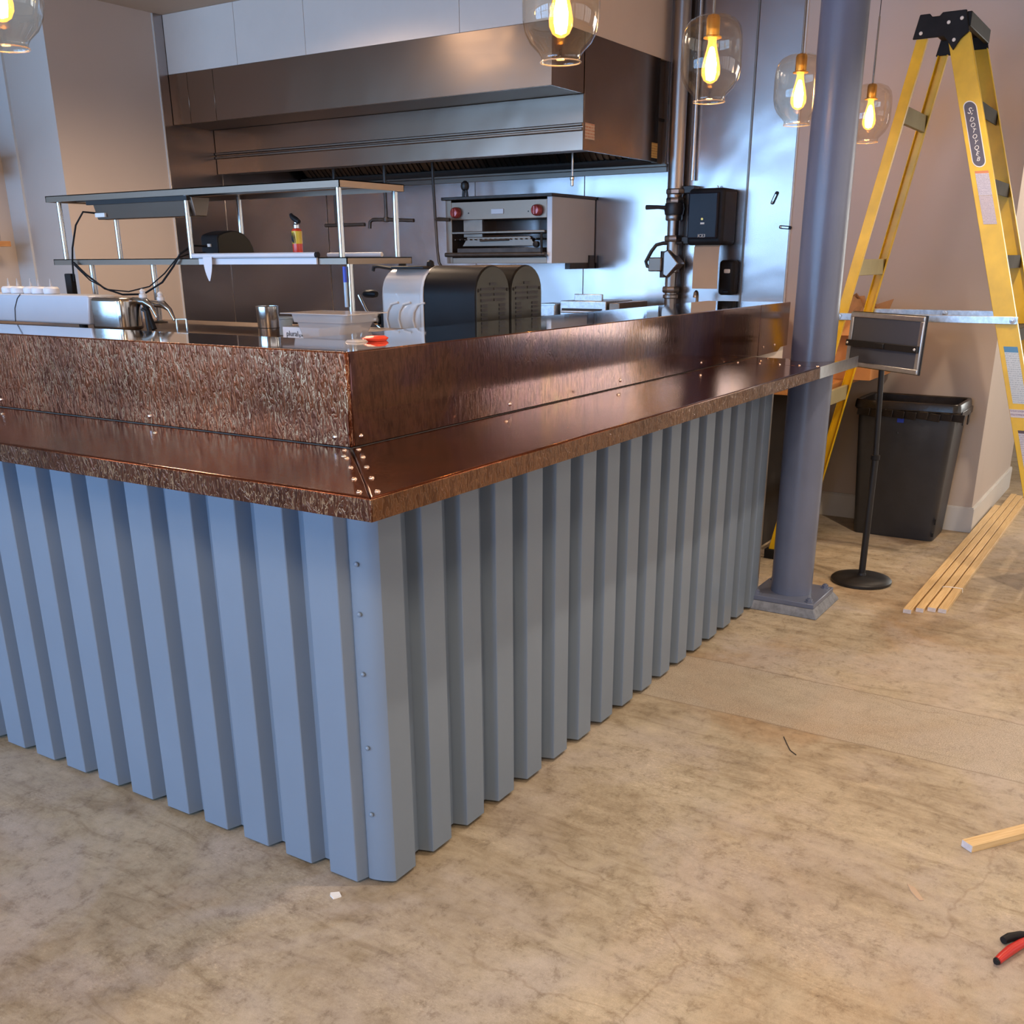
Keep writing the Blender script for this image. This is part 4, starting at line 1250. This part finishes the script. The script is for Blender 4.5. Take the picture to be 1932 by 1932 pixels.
# ---------------------------------------------------------------- pliers
pz = thing('pliers', 'red-handled pliers lying on the floor at the lower right edge', 'pliers', (0.82, -1.10, 0))
MB().tube([(0.757, -1.080, 0.012), (0.775, -1.086, 0.0135), (0.81, -1.098, 0.0135), (0.85, -1.116, 0.0135), (0.89, -1.139, 0.013), (0.905, -1.150, 0.012)], [0.0085, 0.010, 0.0115, 0.0105, 0.009, 0.007], 12).build('handle', 'red', pz, label='red handle')
MB().tube([(0.752, -1.0785, 0.012), (0.758, -1.080, 0.012)], [0.006, 0.0092], 12).build('handle_tip', 'black', pz)
MB().tube([(0.845, -1.080, 0.011), (0.862, -1.090, 0.0125), (0.885, -1.112, 0.0125), (0.905, -1.150, 0.012)], [0.009, 0.0105, 0.010, 0.007], 12).build('handle', 'black', pz, label='black handle')
MB().cyl((0.915, -1.158, 0.004), (0.915, -1.158, 0.018), 0.013, n=18).build('pivot', 'steeldark', pz)
MB().tube([(0.915, -1.158, 0.011), (0.945, -1.178, 0.011), (0.975, -1.192, 0.010)], [0.012, 0.009, 0.003], 10).build('jaws', 'steeldark', pz)

# ---------------------------------------------------------------- debris on the floor
ch = MB().prism([(0.162, 0.328), (0.180, 0.318), (0.190, 0.334), (0.176, 0.350), (0.168, 0.344)], 0.0, 0.004)
tag(ch.build('paint_chip', 'whiteink'), 'small white chip on the floor in front of the bar corner', 'chip')
ch = MB().prism([(0.945, -0.858), (0.975, -0.842), (0.968, -0.862), (0.925, -0.892), (0.918, -0.883)], 0.0, 0.002)
tag(ch.build('paper_scrap', 'towel'), 'pale flat scrap on the floor toward the lower right', 'scrap')
ch = MB().tube([(1.62, -0.31, 0.002), (1.575, -0.335, 0.003), (1.535, -0.36, 0.002), (1.515, -0.385, 0.002)], 0.0016, 6)
tag(ch.build('wire_offcut', 'iron'), 'thin dark curved wire offcut lying on the concrete floor', 'wire')

# ---------------------------------------------------------------- work table behind the left bar
wt = thing('work_table', 'stainless work table along the inside of the bar under the double shelf', 'table', (1.1, 2.1, 0))
MB().box(0.67, 0.80, 1.222, 1.54, 3.9, 1.245).build('top', 'steelshelf', wt, bevel=0.003)
for x in (0.72, 1.49):
    for y in (0.85, 3.85):
        MB().cyl((x, y, 0), (x, y, 1.222), 0.02, n=14).build('leg', 'steelshelf', wt)
MB().box(0.70, 0.84, 0.3, 1.51, 3.87, 0.32).build('under_shelf', 'steelshelf', wt)
wt2 = thing('service_table', 'low stainless table inside the right leg of the bar under the twin machine', 'table', (2.4, 1.1, 0))
MB().box(1.56, 0.79, 0.90, 3.30, 1.50, 0.93).build('top', 'steelshelf', wt2, bevel=0.003)
for x in (1.60, 3.26):
    for y in (0.83, 1.46):
        MB().cyl((x, y, 0), (x, y, 0.90), 0.02, n=14).build('leg', 'steelshelf', wt2)

# double shelf
dsf = thing('double_shelf', 'two-tier stainless shelf on slim round posts behind the left bar', 'shelf', (1.36, 1.84, 1.245))
X0, X1 = 1.205, 1.525


def tray(y0, y1, z0, z1, x0=X0, x1=X1):
    return MB().box(x0, y0, z1 - 0.003, x1, y1, z1).box(x0, y0, z0, x0 + 0.003, y1, z1).box(x1 - 0.003, y0, z0, x1, y1, z1).box(x0, y0, z0, x1, y0 + 0.003, z1).box(x0, y1 - 0.003, z0, x1, y1, z1).box(x0 + 0.12, y0 + 0.02, z0 + 0.004, x0 + 0.16, y1 - 0.02, z1 - 0.003)


tray(1.098, 2.585, 1.684, 1.706).build('upper_shelf', 'steelshelf', dsf)
tray(1.084, 2.590, 1.459, 1.480, X0, X1 + 0.01).build('lower_shelf', 'steelshelf', dsf)
for x, y in ((1.222, 1.118), (1.222, 1.816), (1.222, 2.530), (1.505, 1.122), (1.505, 1.860), (1.505, 2.575)):
    MB().cyl((x, y, 1.480), (x, y, 1.700), 0.0095, n=14).build('post', 'chrome', dsf)
for x, y in ((1.225, 1.092), (1.36, 2.20), (1.30, 2.49)):
    q = MB().cyl((x, y, 1.247), (x, y, 1.459), 0.0105, n=14).build('post', 'chrome', dsf)
    MB().lathe([(0.030, 0), (0.030, 0.004), (0.014, 0.008)], (x, y, 1.2455), 18).build('flange', 'iron', q)
# under-shelf heater
uh = thing('heat_lamp_bar', 'grey metal heat strip hanging beneath the upper shelf', 'heater', (1.35, 2.02, 1.62))
MB().prism([(1.222, 1.680), (1.305, 1.680), (1.285, 1.618), (1.238, 1.618)], 1.79, 2.33, 'y').build('housing', 'steeldark', uh, bevel=0.002)
MB().box(1.210, 1.80, 1.668, 1.222, 2.35, 1.683).build('mounting_strip', 'blackmat', uh)
MB().box(1.224, 2.27, 1.626, 1.232, 2.325, 1.640).build('rating_label', 'whiteink', uh)
# cords
cdz = thing('power_cord', 'black power cords looping down from the heat strip to the black printer', 'cord', (1.19, 2.45, 1.36))
MB().tube([(1.25, 2.332, 1.640), (1.20, 2.36, 1.645), (1.19, 2.40, 1.60), (1.19, 2.44, 1.52), (1.188, 2.45, 1.468), (1.19, 2.46, 1.40)], 0.0035, 8).build('cord', 'black', cdz)
MB().tube([(1.19, 2.445, 1.468), (1.19, 2.38, 1.425), (1.19, 2.28, 1.375), (1.19, 2.18, 1.355), (1.19, 2.06, 1.358), (1.19, 1.95, 1.40), (1.19, 1.88, 1.455), (1.195, 1.845, 1.495), (1.25, 1.84, 1.522), (1.298, 1.815, 1.520)], 0.0036, 8).build('cord', 'black', cdz)
MB().tube([(1.188, 2.442, 1.460), (1.188, 2.36, 1.405), (1.188, 2.26, 1.372), (1.188, 2.14, 1.366), (1.188, 2.02, 1.385), (1.188, 1.93, 1.43), (1.19, 1.86, 1.480), (1.25, 1.86, 1.496), (1.298, 1.835, 1.500)], 0.0024, 8).build('cord', 'black', cdz)
MB().box(1.178, 2.462, 1.352, 1.202, 2.500, 1.428).build('adapter', 'black', cdz, bevel=0.004)
# printer
pr = thing('receipt_printer', 'rounded black printer standing on the lower shelf', 'printer', (1.38, 1.77, 1.48))
prof = [(1.30, 1.482), (1.30, 1.548), (1.306, 1.558), (1.33, 1.566), (1.37, 1.573), (1.40, 1.572), (1.43, 1.562), (1.455, 1.542), (1.470, 1.518), (1.478, 1.482)]
MB().prism(prof, 1.768, 1.852, 'y').build('case', 'black', pr, bevel=0.003)
MB().prism([(p[0] + (0.004 if p[0] < 1.39 else -0.004), p[1] - (0.004 if p[1] > 1.5 else -0.002)) for p in prof], 1.766, 1.768, 'y').build('side_cover', 'housing', pr)
MB().box(1.294, 1.800, 1.518, 1.30, 1.814, 1.528).build('socket', 'whiteink', pr)
# ticket rail
tr_ = thing('ticket_rail', 'long white aluminium ticket rail along the front of the lower shelf', 'rail', (1.19, 1.48, 1.46))
MB().cyl((1.190, 1.20, 1.4875), (1.190, 1.775, 1.4875), 0.0085, n=12).build('round_bar', 'white', tr_)
MB().box(1.196, 1.205, 1.459, 1.2035, 1.755, 1.479).build('face_strip', 'white', tr_, bevel=0.001)
MB().cyl((1.190, 1.190, 1.4875), (1.190, 1.20, 1.4875), 0.009, n=12).build('end_cap', 'black', tr_)
tr2 = MB().cyl((1.500, 1.185, 1.4885), (1.500, 1.43, 1.4885), 0.0075, n=12).build('ticket_rail', 'white')
tag(tr2, 'short white ticket rail lying at the back of the lower shelf near the right post', 'rail')
rings = []
for i in range(9):
    t = i / 8
    ya_ = 1.712 - 0.040 * (t ** 2.2)
    xx = 1.178 - 0.018 * t * t
    zz = 1.484 - 0.078 * t
    rings.append([(xx, ya_, zz), (xx, 1.668, zz), (xx + 0.0008, 1.668, zz), (xx + 0.0008, ya_, zz)])
tag(MB().loft(rings).build('ticket_slip', 'paper'), 'curled white paper slip hanging from the long ticket rail', 'paper')
# torch can
tcan = thing('torch_can', 'red and yellow gas can with a black torch head on the lower shelf', 'can', (1.35, 1.43, 1.48))
cz = 1.4805
MB().lathe([(0.001, 0), (0.0165, 0), (0.0172, 0.003), (0.0172, 0.084), (0.015, 0.090), (0.008, 0.094)], (1.35, 1.43, cz), 22).build('can', 'can', tcan)
MB().lathe([(0.0174, 0.044), (0.0176, 0.046), (0.0176, 0.082), (0.0174, 0.084)], (1.35, 1.43, cz), 22, cap=False).build('flame_band', 'canyel', tcan)
for dy, h0 in ((0.004, 0.012), (-0.008, 0.020), (-0.002, 0.006)):
    MB().prism([(1.43 + dy - 0.002, cz + 0.045), (1.43 + dy + 0.003, cz + 0.045 + h0), (1.43 + dy + 0.005, cz + 0.080), (1.43 + dy + 0.001, cz + 0.065)], 1.3300, 1.3322, 'x').build('flame_print', 'ink', tcan)
MB().lathe([(0.009, 0.092), (0.009, 0.104), (0.006, 0.108), (0.006, 0.114)], (1.35, 1.43, cz), 14).build('collar', 'alu', tcan)
MB().tube([(1.35, 1.415, cz + 0.113), (1.35, 1.430, cz + 0.120), (1.35, 1.447, cz + 0.130), (1.35, 1.452, cz + 0.138)], [0.007, 0.010, 0.008, 0.006], 10).build('torch_head', 'black', tcan)
pn = thing('marker_pen', 'blue and white marker clipped to the front right shelf post', 'pen', (1.205, 1.098, 1.36))
MB().cyl((1.2065, 1.098, 1.405), (1.2065, 1.098, 1.452), 0.0062, n=12).build('cap', 'blue', pn)
MB().cyl((1.2065, 1.098, 1.330), (1.2065, 1.098, 1.405), 0.0055, n=12).build('barrel', 'bluetub', pn)

# containers on the work table
WZ = 1.246
cu = thing('steel_cup', 'tall stainless cup on the work table', 'cup', (0.98, 1.22, WZ))
MB().lathe([(0.001, 0), (0.030, 0), (0.032, 0.004), (0.034, 0.092), (0.036, 0.094), (0.033, 0.094), (0.030, 0.006), (0.001, 0.005)], (0.98, 1.222, WZ), 28).build('body', 'chrome', cu)
MB().lathe([(0.0335, 0.028), (0.0345, 0.029), (0.0335, 0.030)], (0.98, 1.222, WZ), 28, cap=False).build('band', 'iron', cu)
bt_ = thing('blue_tub', 'small pale blue tub behind the tall steel cup', 'tub', (1.08, 1.27, WZ))
MB().lathe([(0.001, 0), (0.040, 0), (0.048, 0.050), (0.052, 0.050), (0.052, 0.054), (0.001, 0.054)], (1.10, 1.300, WZ), 24).build('body', 'bluetub', bt_)
wx = thing('white_box', 'flat white box with black handwriting, left of the clear tub', 'box', (1.0, 1.07, WZ))
MB().box(0.95, 0.985, WZ, 1.14, 1.133, WZ + 0.036).build('carton', 'paper', wx, bevel=0.001)
MB().box(0.952, 0.987, WZ + 0.036, 1.14, 1.131, WZ + 0.038).build('lid', 'ashend', wx)
txt('plural', 0.022, 'handwriting', 'ink', wx, (0.9492, 1.093, WZ + 0.017), (0, -1, 0), (0, 0, 1), 0.0003)
txt('g.words', 0.013, 'handwriting', 'ink', wx, (0.9492, 1.045, WZ + 0.014), (0, -1, 0), (0, 0, 1), 0.0003)
tu = thing('clear_tub', 'clear plastic food tub with wide rim near the shelf post', 'tub', (1.0, 0.92, WZ))
MB().loft([rrect(0.905, 0.865, 1.02, 1.010, 0.015, WZ), rrect(0.895, 0.835, 1.03, 1.025, 0.015, WZ + 0.055), rrect(0.888, 0.828, 1.037, 1.032, 0.015, WZ + 0.056), rrect(0.885, 0.822, 1.040, 1.036, 0.015, WZ + 0.079)], cap=False).build('walls', 'tub', tu)
MB().box(0.872, 0.800, WZ + 0.079, 1.052, 1.062, WZ + 0.082).build('rim', 'tub', tu, bevel=0.001)
MB().box(0.91, 0.87, WZ + 0.001, 1.015, 1.005, WZ + 0.012).build('contents', 'towel', tu)
rb = thing('red_packet', 'red and clear plastic packet lying by the shelf post', 'packet', (0.67, 0.54, 1.28))
MB().loft([rrect(0.655, 0.520, 0.705, 0.566, 0.012, 1.2800), rrect(0.648, 0.515, 0.710, 0.570, 0.016, 1.286), rrect(0.66, 0.522, 0.70, 0.560, 0.010, 1.292)]).build('pouch', 'can', rb)
MB().loft([rrect(0.600, 0.535, 0.650, 0.580, 0.010, 1.2800), rrect(0.605, 0.540, 0.645, 0.575, 0.008, 1.285)]).build('clear_wrap', 'tub', rb)
hdl = MB().tube([(0.86, 1.50, WZ), (0.86, 1.50, 1.30), (0.86, 1.455, 1.30), (0.86, 1.455, WZ)], 0.0035, 8)
tag(hdl.build('chrome_handle', 'chrome'), 'small chrome handle sticking up from the work table', 'handle')

# ---------------------------------------------------------------- twin dispensing machine
tm = thing('twin_dispenser', 'twin drink machine with clear bowls at the left and black vented housings at the right', 'machine', (1.79, 1.07, 0.93))


def dome(x0, x1, zb_, zs, zt, n=14):
    pts = [(x0, zb_), (x0, zs)]
    for i in range(1, n):
        t = PI * i / n
        pts.append(((x0 + x1) / 2 - (x1 - x0) / 2 * math.cos(t), zs + (zt - zs) * math.sin(t) ** 0.85))
    pts += [(x1, zs), (x1, zb_)]
    return pts


MB().box(1.575, 0.86, 0.931, 2.005, 1.42, 1.02).build('base', 'blackmat', tm, bevel=0.006)
slot = None
for x0, x1 in ((1.575, 1.785), (1.792, 2.004)):
    h = MB().prism(dome(x0, x1, 1.02, 1.355, 1.452), 0.853, 1.075, 'y').build('rear_housing', 'blackgloss', tm, bevel=0.003)
    MB().prism(dome(x0 + 0.004, x1 - 0.004, 1.03, 1.355, 1.447), 0.8505, 0.853, 'y').build('vent_plate', 'housing', tm)
    xm = (x0 + x1) / 2
    rows = [(1.392, (0,)), (1.376, (-1, 1)), (1.358, (-1, 1)), (1.340, (-1, 1)), (1.322, (-2, 2)), (1.308, (-2, 2)), (1.294, (-2, 2)), (1.280, (-2, 2)), (1.266, (-2, 2)), (1.252, (-2, 2)), (1.238, (-2, 2))]
    for z, cs in rows:
        for s in cs:
            wx_ = 0.044 if abs(s) == 1 else 0.024
            cxs = xm + {0: 0, -1: -0.040, 1: 0.040, -2: -0.055, 2: 0.055}[s]
            MB().box(cxs - wx_ * 0.8, 0.8485, z - 0.0042, cxs + wx_ * 0.8, 0.8505, z + 0.0042).build('vent_slot', 'ink', h)
    for s in (-1, 1):
        MB().lathe([(0.006, 0.0), (0.005, -0.002), (0.001, -0.003)], (xm + s * 0.088, 0.8505, 1.372), 10, 'y').build('screw', 'black', h)
    bw = MB().prism(dome(x0 + 0.002, x1 - 0.002, 1.13, 1.350, 1.446), 1.078, 1.262, 'y').build('bowl', 'bowl', tm, bevel=0.012, seg=3)
    MB().box(x0 + 0.03, 1.09, 1.440, x1 - 0.03, 1.235, 1.450).build('bowl_lid', 'blackmat', bw, bevel=0.003)
    MB().prism(dome(x0 - 0.004, x1 + 0.004, 1.10, 1.352, 1.451), 1.070, 1.080, 'y').build('gasket', 'fin', bw)
    for yy, zt in ((1.120, 1.330), (1.165, 1.325), (1.205, 1.315)):
        MB().cyl((xm, yy - 0.004, 1.235), (xm, yy + 0.004, 1.235), 0.093 * (zt - 1.13) / 0.2, n=28).build('auger_fin', 'fin', bw)
    for b0 in (738, 762, 790):
        MB().tube([(x0 - 0.002, 1.278 - (b0 + u - 720) * 0.00228, 1.35 - (v - 560) * 0.0017) for u, v in ((24, 572), (10, 576), (2, 590), (0, 606), (4, 626), (12, 645))], 0.0035, 8).build('spiral_rib', 'fin', bw)
    MB().cyl((xm, 1.08, 1.235), (xm, 1.26, 1.235), 0.05, n=24).build('freezing_drum', 'chrome', bw)
    MB().box(x0 + 0.02, 1.262, 1.13, x1 - 0.02, 1.285, 1.30).build('tap_block', 'black', tm, bevel=0.004)
    MB().tube([(x0 + 0.03, 1.285, 1.235), (x0 + 0.03, 1.305, 1.245), (x0 + 0.02, 1.350, 1.300), (x0 + 0.01, 1.368, 1.345), (x0 + 0.01, 1.372, 1.352)], 0.0055, 10).build('tap_lever', 'chrome', tm)
    MB().tube([(x0, 1.340, 1.356), (x0, 1.328, 1.357), (x0, 1.292, 1.357), (x0, 1.280, 1.356)], [0.008, 0.014, 0.014, 0.010], 12).build('tap_handle', 'blackgloss', tm)
    MB().lathe([(0.001, 0.03), (0.012, 0.028), (0.020, 0.016), (0.018, 0.004), (0.008, 0.0)], (x0 + 0.02, 1.285, 1.268), 16, 'y').build('chrome_knob', 'chrome', tm)
for yy in (1.10, 1.225):
    MB().lathe([(0.014, 0), (0.014, 0.006), (0.012, 0.016), (0.004, 0.022), (0.001, 0.022)], (1.66, yy, 1.448), 14).build('lid_knob', 'black', tm)
bar2 = MB().tube([(2.3, 1.90, 1.425), (2.3, 1.895, 1.442), (2.3, 1.87, 1.445), (2.3, 1.70, 1.425)], 0.008, 8)
bar2.tube([(2.3, 1.70, 1.425), (2.3, 1.68, 0.95)], 0.008, 8)
tag(bar2.build('bent_rod', 'blackmat'), 'thin bent black rod behind the twin drink machine', 'rod')

# ---------------------------------------------------------------- espresso machine at the left
em = thing('espresso_machine', 'white espresso machine with chrome end on the work table at far left', 'coffee machine', (1.01, 2.5, WZ))
MB().prism([(2.075, 1.262), (2.060, 1.356), (2.075, 1.360), (2.975, 1.360), (2.975, 1.262)], 0.955, 1.07, 'x').build('body', 'machine', em, bevel=0.006)
MB().tube([(0.953, 2.452, 1.360), (0.953, 2.475, 1.345), (0.953, 2.500, 1.31), (0.953, 2.510, 1.262)], 0.0014, 6).build('panel_seam', 'ink', em)
MB().prism([(0.955, 1.93), (0.965, 1.905), (1.00, 1.89), (1.05, 1.90), (1.07, 1.93), (1.07, 2.056), (0.955, 2.056)], 1.247, 1.354).build('end_column', 'chrome', em, bevel=0.012, seg=4)
for y in (2.15, 2.9):
    for x in (0.985, 1.045):
        MB().cyl((x, y, WZ), (x, y, 1.262), 0.015, n=12).build('foot', 'black', em)
for j, (dx_, y, z) in enumerate(((1.02, 1.84, 1.345), (1.06, 1.80, 1.335))):
    MB().tube([(dx_, 1.90, z), (dx_, y, z - 0.004), (dx_, y - 0.03, z - 0.02), (dx_, y - 0.05, z - 0.055)], [0.010, 0.013, 0.008, 0.005], 12).build('steam_wand', 'chrome', em)
    MB().lathe([(0.008, 0), (0.014, 0.004), (0.013, 0.014), (0.008, 0.018), (0.010, 0.026), (0.004, 0.032)], (dx_, y + 0.01, z + 0.006), 14).build('tap_knob', 'fin', em)
MB().tube([(1.05, 1.885, 1.335), (1.05, 1.865, 1.29), (1.05, 1.85, WZ + 0.002)], [0.010, 0.008, 0.010], 10).build('group_handle', 'black', em)
MB().tube([(1.00, 1.815, 1.247), (1.00, 1.82, 1.31), (1.00, 1.835, 1.318)], 0.007, 10).build('drain_tube', 'blackmat', em)
sq0 = None
for j, (y, x) in enumerate(((2.345, 1.01), (2.41, 1.005), (2.475, 1.015), (2.54, 1.005), (2.605, 1.01))):
    nm = ['rightmost squeeze bottle lying low on top of the espresso machine', 'second squeeze bottle from the right on top of the espresso machine', 'third squeeze bottle from the right on top of the espresso machine', 'fourth squeeze bottle from the right on top of the espresso machine', 'fifth squeeze bottle from the right on the espresso machine, at the photo edge'][j]
    q = thing('squeeze_bottle', nm, 'bottle', (x, y, 1.361), 'squeeze bottles on the espresso machine')
    if sq0 is None:
        a = MB().lathe([(0.001, 0), (0.026, 0), (0.028, 0.004), (0.028, 0.018), (0.022, 0.024), (0.001, 0.025)], (x, y, 1.361), 18).build('cap', 'white', q)
        b2 = MB().lathe([(0.006, 0.024), (0.003, 0.040), (0.0015, 0.052), (0.0005, 0.053)], (x, y, 1.361), 10).build('nozzle', 'tub', q)
        sq0 = (a, b2, ORG[a.name] - Vector((x, y, 1.361)), ORG[b2.name] - Vector((x, y, 1.361)))
    else:
        dup(sq0[0], 'cap', q, Vector((x, y, 1.361)) + sq0[2])
        dup(sq0[1], 'nozzle', q, Vector((x, y, 1.361)) + sq0[3])

# wall shelves at far left with a glass on one
for z, lab in ((1.555, 'lower wooden wall shelf at the far left edge'), (2.03, 'upper wooden wall shelf at the far left edge')):
    s_ = thing('wall_shelf', lab, 'shelf', (1.9, 4.8, z))
    MB().box(1.30, 4.70, z, 2.385, 4.905, z + 0.03).build('board', 'counterwood', s_, bevel=0.002)
    MB().box(2.30, 4.74, z - 0.10, 2.315, 4.905, z).build('bracket', 'blackmat', s_)
gl = MB().lathe([(0.001, 0), (0.028, 0), (0.032, 0.09), (0.030, 0.09), (0.026, 0.005), (0.001, 0.004)], (2.33, 4.76, 1.586), 20)
tag(gl.build('drinking_glass', 'tub'), 'clear glass on the end of the lower wall shelf', 'glass')

# ceiling rings for the bar downlights and the added fill spots
for sx, sy in [(x_, -0.78) for x_ in (0.9, 3.0, 5.1)] + [(-1.9, -1.3), (-2.9, 1.1), (-2.9, 3.1), (0.3, -3.0), (2.3, -3.0), (4.3, -3.0), (1.6, 2.6), (2.6, 2.6)]:
    d_ = thing('downlight', 'small round recessed downlight above the frame, unseen, most of them added as fill', 'ceiling light', (sx, sy, CZ - 0.01), 'ceiling downlights')
    MB().lathe([(0.055, 0.0), (0.062, 0.004), (0.062, 0.01), (0.045, 0.01), (0.045, 0.0)], (sx, sy, CZ - 0.012), 24, cap=False).build('trim_ring', 'trimpaint', d_)
# chair legs glimpsed at the far end of the room
fc = thing('metal_chair', 'grey metal chair far off beyond the end of the side wall', 'chair', (7.2, -0.75, 0))
MB().box(7.0, -0.95, 0.44, 7.4, -0.52, 0.47).build('seat', 'blackmat', fc, bevel=0.005)
for x, y in ((7.03, -0.92), (7.37, -0.92), (7.03, -0.55), (7.37, -0.55)):
    MB().cyl((x, y, 0), (x, y, 0.44), 0.012, n=10).build('leg', 'blackmat', fc)
MB().box(7.36, -0.93, 0.47, 7.39, -0.54, 0.85).build('backrest', 'blackmat', fc, bevel=0.005)
